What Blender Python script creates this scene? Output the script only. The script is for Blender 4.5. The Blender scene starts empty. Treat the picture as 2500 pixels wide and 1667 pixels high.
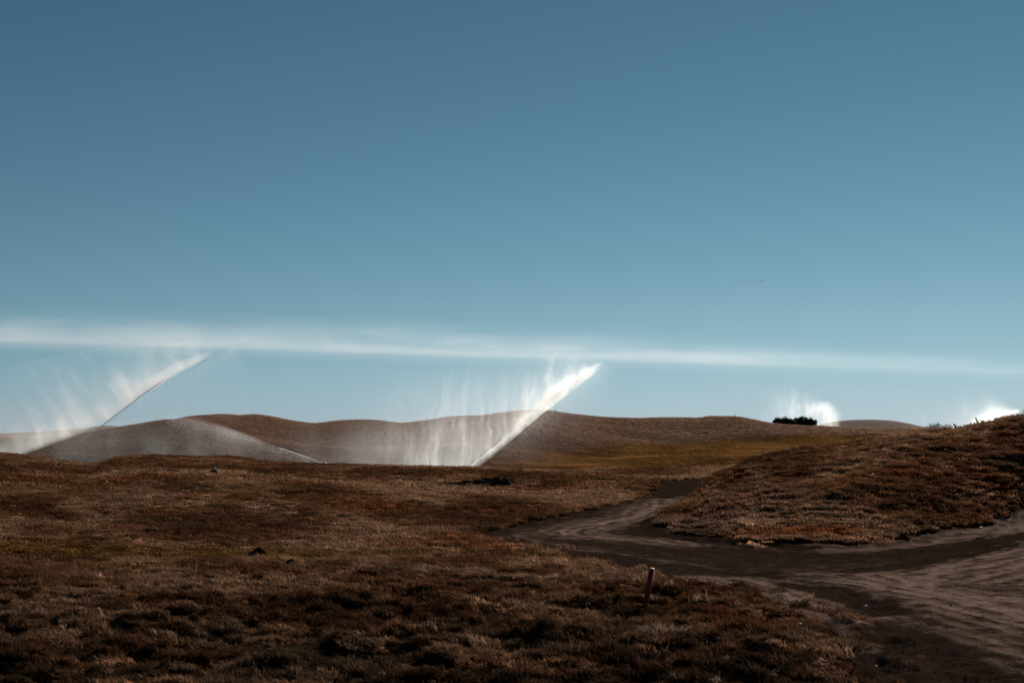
import bpy, bmesh, math, random
import numpy as np
from mathutils import Vector, Matrix

random.seed(7)
RNG = np.random.default_rng(11)
scene = bpy.context.scene
COL = scene.collection
R = math.radians

# ------------------------------------------------------------------ camera
F = 3470.0                      # focal length in photo pixels (50 mm on 36 mm, 2500 px wide)
HORIZON = 1075.0
EYE = 2.0
PITCH = math.atan((HORIZON - 833.5) / F)
cam_d = bpy.data.cameras.new('camera')
cam = bpy.data.objects.new('camera', cam_d)
COL.objects.link(cam)
cam.location = (0, 0, EYE)
cam.rotation_euler = (math.pi / 2 + PITCH, 0, 0)
cam_d.sensor_width = 36.0
cam_d.lens = F / 2500 * 36.0
cam_d.clip_start = 0.1
cam_d.clip_end = 300000.0
cam_d.dof.use_dof = True
cam_d.dof.focus_distance = 60.0
cam_d.dof.aperture_fstop = 3.5
scene.camera = cam

# ------------------------------------------------------------------ sky, sun, exposure
SUN_AZ, SUN_EL = R(27), R(26)           # to the right of the view direction, in front of the camera
world = bpy.data.worlds.new('World')
scene.world = world
world.use_nodes = True
wn = world.node_tree
wn.nodes.clear()
sky = wn.nodes.new('ShaderNodeTexSky')
sky.sky_type = 'NISHITA'
sky.sun_disc = False
sky.sun_elevation = SUN_EL
sky.sun_rotation = SUN_AZ
sky.altitude = 0
sky.air_density = 1.0
sky.dust_density = 0.0
sky.ozone_density = 4.0
# one colour grade for the whole sky (gain and powers per channel), as the photograph's grading shows it
EXPOSURE = 0.4
SKY_STRENGTH = 0.1
def wmath(op, a, b):
    n = wn.nodes.new('ShaderNodeMath'); n.operation = op
    for i, v in enumerate((a, b)):
        if isinstance(v, float): n.inputs[i].default_value = v
        else: wn.links.new(v, n.inputs[i])
    return n.outputs[0]
sep = wn.nodes.new('ShaderNodeSeparateColor')
comb = wn.nodes.new('ShaderNodeCombineColor')
wn.links.new(sky.outputs['Color'], sep.inputs[0])
chan = [wmath('MULTIPLY', sep.outputs[k], 0.1) for k in range(3)]
for k, (g, pr, pg, pb) in enumerate(((0.495, 1.234, -0.051, 0.482), (0.552, 0.078, 1.133, 0.162), (0.712, 0.48, 0.084, 0.672))):
    v = wmath('MULTIPLY', wmath('MULTIPLY', wmath('POWER', chan[0], pr), wmath('POWER', chan[1], pg)), wmath('POWER', chan[2], pb))
    wn.links.new(wmath('MULTIPLY', v, g / SKY_STRENGTH / 2 ** EXPOSURE), comb.inputs[k])
bg = wn.nodes.new('ShaderNodeBackground')
bg.inputs['Strength'].default_value = SKY_STRENGTH
wo = wn.nodes.new('ShaderNodeOutputWorld')
wn.links.new(comb.outputs[0], bg.inputs['Color'])
wn.links.new(bg.outputs['Background'], wo.inputs['Surface'])

sun_d = bpy.data.lights.new('sun', 'SUN')
sun_d.energy = 5.0
sun_d.angle = R(0.53)
sun_d.color = (1.0, 0.94, 0.86)
sun = bpy.data.objects.new('sun', sun_d)
COL.objects.link(sun)
SUN_DIR = Vector((math.cos(SUN_EL) * math.sin(SUN_AZ), math.cos(SUN_EL) * math.cos(SUN_AZ), math.sin(SUN_EL)))
sun.rotation_euler = (-SUN_DIR).to_track_quat('-Z', 'Y').to_euler()
sun.location = (60, 90, 80)

scene.view_settings.view_transform = 'Standard'
scene.view_settings.look = 'None'
scene.view_settings.gamma = 1.0
scene.view_settings.exposure = EXPOSURE
scene.render.engine = 'CYCLES'
scene.cycles.use_adaptive_sampling = False
scene.cycles.use_denoising = True
scene.cycles.max_bounces = 8
scene.cycles.diffuse_bounces = 3
scene.cycles.transmission_bounces = 4
scene.cycles.transparent_max_bounces = 8
scene.cycles.volume_bounces = 4
scene.cycles.sample_clamp_indirect = 4.0

# ------------------------------------------------------------------ helpers
def prop(o, label=None, cat=None, group=None, kind=None):
    if label: o['label'] = label
    if cat: o['category'] = cat
    if group: o['group'] = group
    if kind: o['kind'] = kind
    return o

def link(name, me, parent=None, mat=None):
    o = bpy.data.objects.new(name, me)
    COL.objects.link(o)
    if mat is not None:
        me.materials.append(mat)
    if parent is not None:
        o.parent = parent
    return o

def empty(name, loc=(0, 0, 0), rz=0.0):
    o = bpy.data.objects.new(name, None)
    COL.objects.link(o)
    o.location = loc
    o.rotation_euler = (0, 0, rz)
    o.empty_display_size = 0.2
    return o

def mesh_np(name, verts, faces, smooth=True):
    """verts (n,3) array, faces (m,3|4) array"""
    me = bpy.data.meshes.new(name)
    verts = np.asarray(verts, dtype=np.float32)
    faces = np.asarray(faces, dtype=np.int32)
    k = faces.shape[1]
    me.vertices.add(len(verts))
    me.vertices.foreach_set('co', verts.ravel())
    me.loops.add(faces.size)
    me.loops.foreach_set('vertex_index', faces.ravel())
    me.polygons.add(len(faces))
    me.polygons.foreach_set('loop_start', np.arange(0, faces.size, k, dtype=np.int32))
    me.polygons.foreach_set('loop_total', np.full(len(faces), k, dtype=np.int32))
    me.polygons.foreach_set('use_smooth', np.full(len(faces), smooth, dtype=bool))
    me.update(calc_edges=True)
    return me

def attr(me, name, data, typ='FLOAT'):
    a = me.attributes.new(name, typ, 'POINT')
    key = {'FLOAT': 'value', 'FLOAT_VECTOR': 'vector', 'FLOAT_COLOR': 'color', 'INT': 'value'}[typ]
    if typ == 'FLOAT_COLOR' and data.shape[1] == 3:
        data = np.concatenate([data, np.ones((len(data), 1))], 1)
    dt = np.int32 if typ == 'INT' else np.float32
    a.data.foreach_set(key, np.ascontiguousarray(data, dtype=dt).ravel())

def bm_mesh(name, bm, smooth=True):
    me = bpy.data.meshes.new(name)
    bm.to_mesh(me)
    bm.free()
    for p in me.polygons:
        p.use_smooth = smooth
    return me

def tube(bm, pts, radii, n=8, cap=True):
    pts = [Vector(p) for p in pts]
    rings = []
    for i, p in enumerate(pts):
        a = pts[max(i - 1, 0)]
        b = pts[min(i + 1, len(pts) - 1)]
        t = (b - a).normalized()
        up = Vector((0, 0, 1)) if abs(t.z) < 0.9 else Vector((0, 1, 0))
        u = t.cross(up).normalized()
        v = u.cross(t).normalized()
        rings.append([bm.verts.new(p + (u * math.cos(2 * math.pi * k / n) + v * math.sin(2 * math.pi * k / n)) * radii[i]) for k in range(n)])
    for A, B in zip(rings, rings[1:]):
        for k in range(n):
            bm.faces.new((A[k], A[(k + 1) % n], B[(k + 1) % n], B[k]))
    if cap:
        bm.faces.new(rings[0][::-1])
        bm.faces.new(rings[-1])
    return rings

# numpy noise
def _hash(ix, iy, seed):
    h = (ix.astype(np.int64) * 374761393 + iy.astype(np.int64) * 668265263 + seed * 982451653) & 0xffffffff
    h = ((h ^ (h >> 13)) * 1274126177) & 0xffffffff
    return (h ^ (h >> 16)) & 0xffffffff

def perlin(x, y, seed=0):
    xi, yi = np.floor(x), np.floor(y)
    xf, yf = x - xi, y - yi
    def g(dx, dy):
        a = _hash(xi + dx, yi + dy, seed) / 4294967295.0 * 2 * np.pi
        return np.cos(a) * (xf - dx) + np.sin(a) * (yf - dy)
    u = xf ** 3 * (xf * (xf * 6 - 15) + 10)
    v = yf ** 3 * (yf * (yf * 6 - 15) + 10)
    return ((g(0, 0) * (1 - u) + g(1, 0) * u) * (1 - v) + (g(0, 1) * (1 - u) + g(1, 1) * u) * v) * 1.5

def fbm(x, y, seed=0, octv=4, gain=0.5):
    s, a, f = 0.0, 1.0, 1.0
    for k in range(octv):
        s = s + a * perlin(x * f + 17.3 * k, y * f - 9.1 * k, seed + k)
        a *= gain
        f *= 2.03
    return s

def sstep(a, b, x):
    t = np.clip((x - a) / (b - a), 0, 1)
    return t * t * (3 - 2 * t)

# pixels (of the 2500 x 1667 photo) -> directions
CP, SP = math.cos(PITCH), math.sin(PITCH)
def ray(px, py):
    u = (np.asarray(px, float) - 1250.0) / F
    v = (833.5 - np.asarray(py, float)) / F
    dy = CP - v * SP
    dz = SP + v * CP
    rh = np.sqrt(u * u + dy * dy)
    return np.arctan2(u, dy), dz / rh      # azimuth, tan(elevation)

# ------------------------------------------------------------------ terrain heights
AZ_N = 7200
AZ_L = (np.arange(AZ_N) / AZ_N * 2 - 1) * np.pi

def profile(pts, r, far=None, smooth=6):
    """pixel trace at distance r -> height for every azimuth"""
    px = np.array([p[0] for p in pts], float)
    py = np.array([p[1] for p in pts], float)
    a, t = ray(px, py)
    z = EYE + r * t
    zz = np.interp(AZ_L, a, z)
    if far is not None:                     # away from the view the ridge runs on with gentle swells
        w = sstep(R(27), R(50), np.abs(AZ_L))
        zz = zz * (1 - w) + far * w
    k = np.exp(-0.5 * (np.arange(-3 * smooth, 3 * smooth + 1) / smooth) ** 2)
    k /= k.sum()
    return np.convolve(np.concatenate([zz[-3 * smooth:], zz, zz[:3 * smooth]]), k, 'valid')

NEAR = [(-700, 1100), (-300, 1102), (0, 1107), (71, 1115), (143, 1126), (214, 1135), (246, 1135), (279, 1122), (314, 1114), (379, 1113),
        (446, 1115), (482, 1119), (536, 1115), (579, 1116), (625, 1126), (671, 1131), (830, 1136), (1134, 1142), (1294, 1144),
        (1437, 1144), (1660, 1143), (1777, 1138), (2000, 1132), (2500, 1125), (3200, 1115)]
HILL = [(-700, 1050), (-300, 1052), (0, 1072), (80, 1075), (150, 1064), (220, 1056), (298, 1043), (357, 1031), (403, 1023), (440, 1019),
        (475, 1019), (510, 1024), (560, 1040), (650, 1062), (800, 1086), (1000, 1084), (1130, 1064), (1200, 1058), (1300, 1050),
        (1380, 1066), (1500, 1084), (1700, 1092), (1900, 1086), (2100, 1082), (2500, 1080), (3200, 1070)]
SKYL = [(-700, 1060), (0, 1078), (200, 1066), (298, 1052), (403, 1040), (470, 1024), (500, 1017), (528, 1012), (557, 1012), (585, 1015),
        (621, 1011), (660, 1016), (714, 1027), (768, 1034), (830, 1026), (883, 1024), (919, 1025), (980, 1033), (1044, 1026),
        (1094, 1017), (1133, 1015), (1169, 1015), (1240, 1006), (1287, 1001), (1326, 1001), (1355, 1004), (1401, 1011), (1473, 1018),
        (1562, 1021), (1608, 1019), (1660, 1019), (1713, 1020), (1727, 1015), (1748, 1016), (1777, 1016), (1806, 1017), (1838, 1024),
        (1884, 1033), (1988, 1039), (2063, 1043), (2134, 1045), (2277, 1045), (2500, 1048), (3200, 1050)]
FARH = [(-700, 1045), (0, 1058), (145, 1051), (200, 1046), (240, 1040), (270, 1038), (298, 1042), (350, 1052), (500, 1062), (1900, 1062),
        (1960, 1048), (1988, 1039), (2027, 1030), (2074, 1025), (2127, 1024), (2177, 1026), (2227, 1035), (2259, 1043), (2350, 1060),
        (2600, 1062), (3200, 1052)]
zn = profile(NEAR, 85, 0.8, smooth=5)
rings = [
    (0.0, np.full(AZ_N, -0.10)), (6, np.full(AZ_N, -0.20)), (11, np.full(AZ_N, -0.12)), (16, np.full(AZ_N, 0.03)), (21, np.full(AZ_N, 0.08)),
    (26, np.full(AZ_N, 0.0)), (34, zn * 0.10 - 0.02), (48, zn * 0.42), (66, zn * 0.80), (85, zn), (97, zn - 0.55), (108, np.minimum(zn - 1.3, -0.7)),
    (125, np.full(AZ_N, -1.0)),
    (150, profile([(-700, 1120), (0, 1125), (700, 1137), (2500, 1137), (3200, 1130)], 150, -0.3)),
    (200, profile(HILL, 200, 1.5, smooth=9)),
    (262, profile(SKYL, 262, 4.5, smooth=3)),
    (305, profile(SKYL, 262, 4.5, smooth=8) - 2.4),
    (380, profile(FARH, 380, 4.0, smooth=4)),
    (470, np.full(AZ_N, 0.0)), (800, np.full(AZ_N, -2.0)), (4000, np.full(AZ_N, -6.0)),
]
RR = np.array([r for r, _ in rings])
ZZ = np.array([z for _, z in rings])

# monotone (pchip) interpolation in r for every azimuth, sampled into a table
TAB_R = np.concatenate([np.linspace(0, 110, 441), np.linspace(110.5, 500, 390), np.geomspace(510, 4000, 60)])
def build_table():
    h = np.diff(RR)[:, None]
    d = np.diff(ZZ, axis=0) / h
    m = np.zeros_like(ZZ)
    m[0], m[-1] = d[0], d[-1]
    w1 = 2 * h[1:] + h[:-1]
    w2 = h[1:] + 2 * h[:-1]
    ok = d[:-1] * d[1:] > 0
    with np.errstate(divide='ignore', invalid='ignore'):
        hm = (w1 + w2) / (w1 / d[:-1] + w2 / d[1:])
    m[1:-1] = np.where(ok, hm, 0)
    out = np.empty((len(TAB_R), AZ_N), np.float32)
    for i, r in enumerate(TAB_R):
        j = min(max(np.searchsorted(RR, r, 'right') - 1, 0), len(RR) - 2)
        hh = RR[j + 1] - RR[j]
        t = (r - RR[j]) / hh
        out[i] = ((2 * t**3 - 3 * t**2 + 1) * ZZ[j] + (t**3 - 2 * t**2 + t) * hh * m[j]
                  + (-2 * t**3 + 3 * t**2) * ZZ[j + 1] + (t**3 - t**2) * hh * m[j + 1])
    return out
TAB = build_table()

def pxaz(px, py=1200):
    return float(ray(px, py)[0])

# the big mound on the right: crest, front toe and back toe along azimuth
MC = [(1540, 33, 0.0), (1564, 33.5, 0.02), (1600, 34.5, 0.16), (1670, 37, None, 1228), (1706, 38.5, None, 1203), (1741, 40, None, 1167), (1777, 41, None, 1149), (1820, 42, None, 1128),
      (1866, 43, None, 1115), (1920, 44, None, 1100), (1991, 45, None, 1092), (2063, 45.5, None, 1085), (2134, 46, None, 1071),
      (2206, 46, None, 1058), (2277, 46.5, None, 1051), (2349, 46.5, None, 1045), (2402, 46.5, None, 1035), (2456, 46.5, None, 1022), (2500, 46.5, None, 1013)]
mc_a, mc_r, mc_z = [], [], []
for c in MC:
    a = pxaz(c[0], c[3] if len(c) > 3 else 1280)
    z = c[2] if c[2] is not None else EYE + c[1] * float(ray(c[0], c[3])[1])
    mc_a.append(a); mc_r.append(c[1]); mc_z.append(z)
for da, z in ((22.5, 3.15), (26, 3.3), (32, 2.7), (40, 1.3), (50, 0.0)):
    mc_a.append(R(da)); mc_r.append(46.0); mc_z.append(z)
FT = [(1540, 32.5), (1564, 32.5), (1618, 30.8), (1700, 29.6), (1814, 28.2), (1952, 27.1), (2094, 27.1), (2235, 29.0), (2376, 31.6), (2500, 34.0), (2700, 36)]
ft_a = [pxaz(p) for p, _ in FT]
ft_r = [r for _, r in FT]

def mound(a, r):
    rc = np.interp(a, mc_a, mc_r)
    zc = np.interp(a, mc_a, mc_z, left=0, right=0)
    rf = np.interp(a, ft_a, ft_r)
    rb = rc + np.interp(a, [pxaz(1564), pxaz(1741), pxaz(2000), R(30)], [3.0, 6.0, 14.0, 18.0])
    t = np.clip((r - rf) / (rc - rf + 1e-6), 0, 1)
    up = 1 - (1 - t) ** 1.7
    up = up * sstep(-0.12, 0.42, t)
    dn = 1 - sstep(0, 1, (r - rc) / (rb - rc))
    return zc * np.where(r < rc, up, dn)

def gauss(x, y, cx, cy, sx, sy, rot=0.0):
    c, s = math.cos(rot), math.sin(rot)
    u = (x - cx) * c + (y - cy) * s
    v = -(x - cx) * s + (y - cy) * c
    return np.exp(-0.5 * ((u / sx) ** 2 + (v / sy) ** 2))

def at_flat(px, r):
    a = pxaz(px)
    return r * math.sin(a), r * math.cos(a)

B1 = at_flat(560, 47); B2 = at_flat(1150, 58); B3 = at_flat(250, 40); B4 = at_flat(900, 64)
def base_height(x, y, with_mound=True):
    x = np.asarray(x, float); y = np.asarray(y, float)
    r = np.sqrt(x * x + y * y)
    a = np.arctan2(x, y)
    fi = (a / (2 * np.pi) + 0.5) * AZ_N
    i0 = np.floor(fi).astype(int) % AZ_N
    i1 = (i0 + 1) % AZ_N
    wa = fi - np.floor(fi)
    fr = np.interp(r, TAB_R, np.arange(len(TAB_R)))
    j0 = np.minimum(fr.astype(int), len(TAB_R) - 2)
    wr = fr - j0
    z = (TAB[j0, i0] * (1 - wa) + TAB[j0, i1] * wa) * (1 - wr) + (TAB[j0 + 1, i0] * (1 - wa) + TAB[j0 + 1, i1] * wa) * wr
    z = z + 0.34 * gauss(x, y, B1[0], B1[1], 7.5, 4.0, -0.45) + 0.42 * gauss(x, y, B2[0], B2[1], 6.0, 4.5, 0.2)
    z = z + 0.22 * gauss(x, y, B3[0], B3[1], 6.0, 3.0, 0.1) + 0.2 * gauss(x, y, B4[0], B4[1], 5, 3, 0)
    # gentle swells, folds on the far hills
    z = z + fbm(x / 9.0, y / 9.0, 3, 2) * 0.07 * sstep(8, 25, r) * (1 - sstep(72, 84, r))
    fold = fbm(x / 26.0 + 0.4 * y / 26.0, y / 38.0, 21, 3)
    z = z + fold * 0.75 * sstep(135, 165, r) * (1 - sstep(205, 250, r)) + fold * 0.9 * sstep(280, 320, r) * (1 - sstep(340, 375, r))
    if with_mound:
        z = z + mound(a, r)
    return z

for i in range(len(MC)):
    if MC[i][2] is None:
        mc_z[i] -= float(base_height(mc_r[i] * math.sin(mc_a[i]), mc_r[i] * math.cos(mc_a[i]), False)) + 0.05

# ray / ground intersection, used only to find where on the ground a traced pixel lies
def ground_pt(px, py, with_mound=True, rmax=100.0):
    a, t = ray(px, py)
    rs = np.arange(5.0, rmax, 0.05)
    z = base_height(rs * np.sin(a), rs * np.cos(a), with_mound)
    hit = np.nonzero(EYE + rs * t <= z)[0]
    r = rs[hit[0]] if len(hit) else rmax
    return float(r * np.sin(a)), float(r * np.cos(a))

# ------------------------------------------------------------------ the dirt track
TRACK_LEFT = [(1900, 1158), (1750, 1164), (1636, 1174), (1625, 1189), (1607, 1207), (1557, 1221), (1493, 1236), (1404, 1257), (1314, 1275), (1243, 1289),
              (1186, 1300), (1193, 1311), (1254, 1329), (1329, 1346), (1421, 1368), (1493, 1386), (1564, 1396), (1618, 1411), (1707, 1425),
              (1776, 1431), (1846, 1454), (1917, 1479), (1970, 1500), (2015, 1528), (2035, 1553), (2048, 1581), (2064, 1624), (2076, 1667), (2092, 1760)]
TRACK_RIGHT = [(2800, 1236), (2500, 1274), (2376, 1293), (2235, 1313), (2094, 1330), (1952, 1330), (1814, 1321), (1700, 1308), (1618, 1301), (1570, 1289), (1566, 1282),
               (1585, 1270), (1625, 1252), (1680, 1228), (1760, 1200), (1860, 1180), (1960, 1172)]
poly = [ground_pt(*p, with_mound=False) for p in TRACK_LEFT]
poly += [(2.2, 6.0), (3.0, 2.0), (14, 2), (24, 12), (26, 24)]
poly += [ground_pt(*p, with_mound=False) for p in TRACK_RIGHT]
POLY = np.array(poly)

def poly_sd(x, y, P=POLY):
    """signed distance to polygon, negative inside"""
    x = np.asarray(x, float).ravel(); y = np.asarray(y, float).ravel()
    d = np.full(x.shape, 1e9)
    inside = np.zeros(x.shape, bool)
    n = len(P)
    for i in range(n):
        ax, ay = P[i]; bx, by = P[(i + 1) % n]
        ex, ey = bx - ax, by - ay
        wx, wy = x - ax, y - ay
        t = np.clip((wx * ex + wy * ey) / (ex * ex + ey * ey + 1e-12), 0, 1)
        d = np.minimum(d, (wx - ex * t) ** 2 + (wy - ey * t) ** 2)
        c = ((ay > y) != (by > y)) & (x < ex * (y - ay) / (ey + 1e-15) + ax)
        inside ^= c
    d = np.sqrt(d)
    return np.where(inside, -d, d)

def line_d(x, y, P):
    d = np.full(np.shape(x), 1e9)
    for i in range(len(P) - 1):
        ax, ay = P[i]; bx, by = P[i + 1]
        ex, ey = bx - ax, by - ay
        wx, wy = x - ax, y - ay
        t = np.clip((wx * ex + wy * ey) / (ex * ex + ey * ey + 1e-12), 0, 1)
        d = np.minimum(d, (wx - ex * t) ** 2 + (wy - ey * t) ** 2)
    return np.sqrt(d)

def smooth_line(pts, n=6):
    P = np.array([ground_pt(*p, with_mound=False) for p in pts])
    out = []
    for i in range(len(P) - 1):
        p0 = P[max(i - 1, 0)]; p1 = P[i]; p2 = P[i + 1]; p3 = P[min(i + 2, len(P) - 1)]
        for k in range(n):
            t = k / n
            out.append(0.5 * ((2 * p1) + (-p0 + p2) * t + (2 * p0 - 5 * p1 + 4 * p2 - p3) * t * t + (-p0 + 3 * p1 - 3 * p2 + p3) * t ** 3))
    out.append(P[-1])
    return np.array(out)

PX0, PX1 = POLY[:, 0].min() - 1, POLY[:, 0].max() + 1
PY0, PY1 = POLY[:, 1].min() - 1, POLY[:, 1].max() + 1
def track_sd(x, y):
    x = np.asarray(x, float); y = np.asarray(y, float)
    out = np.full(x.shape, 5.0)
    m = (x > PX0) & (x < PX1) & (y > PY0) & (y < PY1)
    if m.any():
        wob = fbm(x[m] * 1.3, y[m] * 1.3, 55, 3) * 0.22
        rr = np.sqrt(x[m] ** 2 + y[m] ** 2)
        out[m] = poly_sd(x[m], y[m]) + wob - (0.30 * sstep(26, 36, rr) + 0.12 * sstep(40, 60, rr)) * sstep(0.19, 0.14, x[m] / np.maximum(y[m], 1.0))
    return out

# ruts and worn lines on the track (traced, then laid on the ground)
RUTS_DRY = [  # pts, width m, strength
    ([(1650, 1190), (1540, 1240), (1450, 1262), (1350, 1283), (1280, 1297), (1275, 1306), (1330, 1318), (1450, 1338), (1600, 1360), (1800, 1388), (2000, 1408)], 0.22, 0.35),
    ([(1660, 1210), (1570, 1250), (1480, 1270), (1400, 1286), (1385, 1294), (1420, 1303), (1500, 1309), (1580, 1312), (1660, 1322)], 0.55, 0.75),
    ([(1690, 1205), (1600, 1250), (1520, 1275), (1470, 1288), (1470, 1297), (1540, 1304)], 0.25, 0.5),
    ([(1560, 1402), (1660, 1409), (1780, 1412), (1880, 1432), (1960, 1460), (2050, 1480), (2110, 1505)], 0.45, 0.95),
    ([(1940, 1448), (2010, 1474), (2080, 1505), (2110, 1545), (2090, 1575)], 0.55, 0.8),
    ([(1950, 1402), (2060, 1410), (2200, 1428), (2350, 1455), (2500, 1490), (2700, 1540)], 0.5, 0.95),
    ([(2130, 1395), (2220, 1418), (2330, 1440), (2450, 1452), (2600, 1470)], 0.6, 0.8),
    ([(2240, 1425), (2270, 1398), (2320, 1372), (2400, 1350), (2500, 1325), (2650, 1300)], 0.3, 0.85),
    ([(2320, 1400), (2420, 1385), (2520, 1370), (2700, 1350)], 1.2, 0.8),
    ([(2300, 1470), (2400, 1490), (2500, 1510), (2700, 1560)], 0.7, 0.7),
    ([(1960, 1336), (2100, 1338), (2260, 1322), (2400, 1300), (2560, 1278)], 0.5, 0.6),
    ([(2110, 1430), (2160, 1470), (2240, 1510), (2350, 1540), (2500, 1590)], 0.35, 0.6),
    ([(2040, 1560), (2060, 1590), (2080, 1640)], 0.3, 0.7),
    ([(2420, 1600), (2480, 1630), (2560, 1680)], 0.6, 0.5),
]
RUTS_WET = [
    ([(1193, 1309), (1260, 1331), (1340, 1349), (1430, 1371), (1510, 1391), (1570, 1400)], 0.35, 0.9),
    ([(1500, 1352), (1650, 1376), (1800, 1392), (1960, 1402)], 0.3, 0.6),
    ([(1960, 1418), (2030, 1432), (2100, 1455), (2160, 1482)], 0.35, 0.9),
    ([(2140, 1510), (2180, 1545), (2260, 1585), (2360, 1640)], 0.5, 0.9),
    ([(2090, 1600), (2110, 1640), (2130, 1680)], 0.5, 0.9),
    ([(1900, 1345), (2050, 1352), (2200, 1345), (2330, 1330), (2430, 1310), (2520, 1295)], 0.5, 0.9),
    ([(2060, 1385), (2200, 1375), (2300, 1355), (2500, 1318)], 0.35, 0.6),
    ([(1570, 1300), (1680, 1312), (1820, 1325), (1960, 1335)], 0.25, 0.8),
    ([(1640, 1176), (1630, 1195), (1612, 1210)], 0.5, 0.8),
]
RUTS_DRY = [(smooth_line(p), w, s) for p, w, s in RUTS_DRY]
RUTS_WET = [(smooth_line(p), w, s) for p, w, s in RUTS_WET]

def track_wear(x, y):
    dry = np.zeros(x.shape); wet = np.zeros(x.shape)
    for P, w, s in RUTS_DRY:
        m = (x > P[:, 0].min() - 4) & (x < P[:, 0].max() + 4) & (y > P[:, 1].min() - 4) & (y < P[:, 1].max() + 4)
        if m.any():
            d = line_d(x[m], y[m], P)
            # tyre lines run alongside the traced line
            lines = 0.5 + 0.5 * np.sin(d * 17.0 + 4 * fbm(x[m] * 0.35, y[m] * 0.35, 9, 3))
            w = w * 1.5
            dry[m] = np.maximum(dry[m], s * np.exp(-(d / w) ** 2) * (0.35 + 0.65 * lines))
    for P, w, s in RUTS_WET:
        m = (x > P[:, 0].min() - 3) & (x < P[:, 0].max() + 3) & (y > P[:, 1].min() - 3) & (y < P[:, 1].max() + 3)
        if m.any():
            wet[m] = np.maximum(wet[m], s * np.exp(-(line_d(x[m], y[m], P) / w) ** 2))
    return dry, wet

STAKE = ground_pt(1572, 1490)
# fine ground relief: tussocks near the camera, combed humps on the mound
def relief(x, y, sd):
    r = np.sqrt(x * x + y * y)
    a = np.arctan2(x, y)
    wx = x + 0.25 * fbm(x * 1.1, y * 1.1, 5, 2)
    wy = y + 0.25 * fbm(x * 1.1 + 31, y * 1.1, 6, 2)
    t1 = 1 - np.abs(fbm(wx * 1.25, wy * 1.5, 40, 3))
    t2 = fbm(wx * 2.2, wy * 2.6, 44, 3)
    near = (1 - sstep(15.5, 24, r))
    z = near * (0.30 * (t1 - 0.8) + 0.13 * t2)
    mid = sstep(15, 24, r) * (1 - sstep(70, 100, r))
    z = z + mid * (0.06 * fbm(x * 1.3, y * 1.5, 47, 3) + 0.04 * fbm(x * 0.45, y * 0.8, 48, 2))
    mm = np.clip(mound(a, r) / 0.5, 0, 1)
    z = z + mm * 0.065 * fbm(x * 1.1 + 0.5 * y, y * 2.0, 49, 4)
    far = sstep(110, 150, r)
    z = z + far * 0.035 * fbm(x / 2.0, y / 2.0, 50, 2) * (1 - sstep(380, 500, r))
    k = np.exp(-((x - STAKE[0]) ** 2 + (y - STAKE[1] + 0.5) ** 2) / 0.8)
    return z * sstep(-0.1, 0.9, sd) * (1 - k) - 0.05 * k

def terrain_height(x, y, sd=None):
    if sd is None:
        sd = track_sd(x, y)
    z = base_height(x, y) + relief(x, y, sd)
    # grass mat ends in a cut bank at the track, and runs below the track surface
    z = z + 0.015 * sstep(0.5, 0.1, sd) - 0.15 * sstep(0.10, -0.22, sd)
    return z

def track_height(x, y, sd, dry, wet):
    z = base_height(x, y) - 0.035 + 0.018 * fbm(x * 1.4, y * 1.4, 70, 3) + 0.012 * fbm(x * 6, y * 6, 71, 2)
    z = z - 0.03 * dry - 0.045 * wet + 0.03 * fbm(x * 2.6, y * 2.6, 76, 2) * (0.3 + wet)
    berm = np.exp(-((sd + 0.28) / 0.2) ** 2)
    z = z + berm * (0.015 + 0.045 * fbm(x * 2.2, y * 2.2, 73, 3))
    return z

# ------------------------------------------------------------------ ground colours (turf, straw and moss, with some light, dimness and mist painted in)
LAWN_FAR = [(1290, 1120), (1450, 1092), (1600, 1082), (1800, 1067), (1960, 1060), (2120, 1060), (2180, 1068), (2050, 1085), (1900, 1104), (1850, 1118), (1800, 1138), (1290, 1139)]
LAWN_FAR = np.array([ground_pt(*p, with_mound=False, rmax=255) for p in LAWN_FAR])
PALE_FAR = np.array([ground_pt(*p, with_mound=False, rmax=255) for p in [(1560, 1060), (1700, 1050), (1850, 1046), (1960, 1053), (1900, 1060), (1700, 1063)]])
PALE_FAR2 = np.array([ground_pt(*p, with_mound=False, rmax=258) for p in [(2060, 1052), (2150, 1050), (2270, 1054), (2200, 1060), (2100, 1058)]])
STRIP = np.array([ground_pt(*p) for p in [(-500, 1332), (0, 1330), (300, 1338), (620, 1346), (900, 1352), (1050, 1350), (1000, 1366), (640, 1368), (300, 1366), (0, 1362), (-500, 1362)]])
PALE_N = smooth_line([(880, 1392), (960, 1398), (1080, 1405), (1200, 1412), (1330, 1420)])
PALE_N2 = smooth_line([(640, 1240), (760, 1255), (900, 1285), (1010, 1300)])
RUST = smooth_line([(1840, 1316), (1900, 1318), (1980, 1318), (2060, 1318)])
RUST2 = smooth_line([(1050, 1330), (1120, 1325), (1200, 1335)])
TOE = smooth_line([(1570, 1285), (1640, 1290), (1740, 1302), (1830, 1310)])

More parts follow.
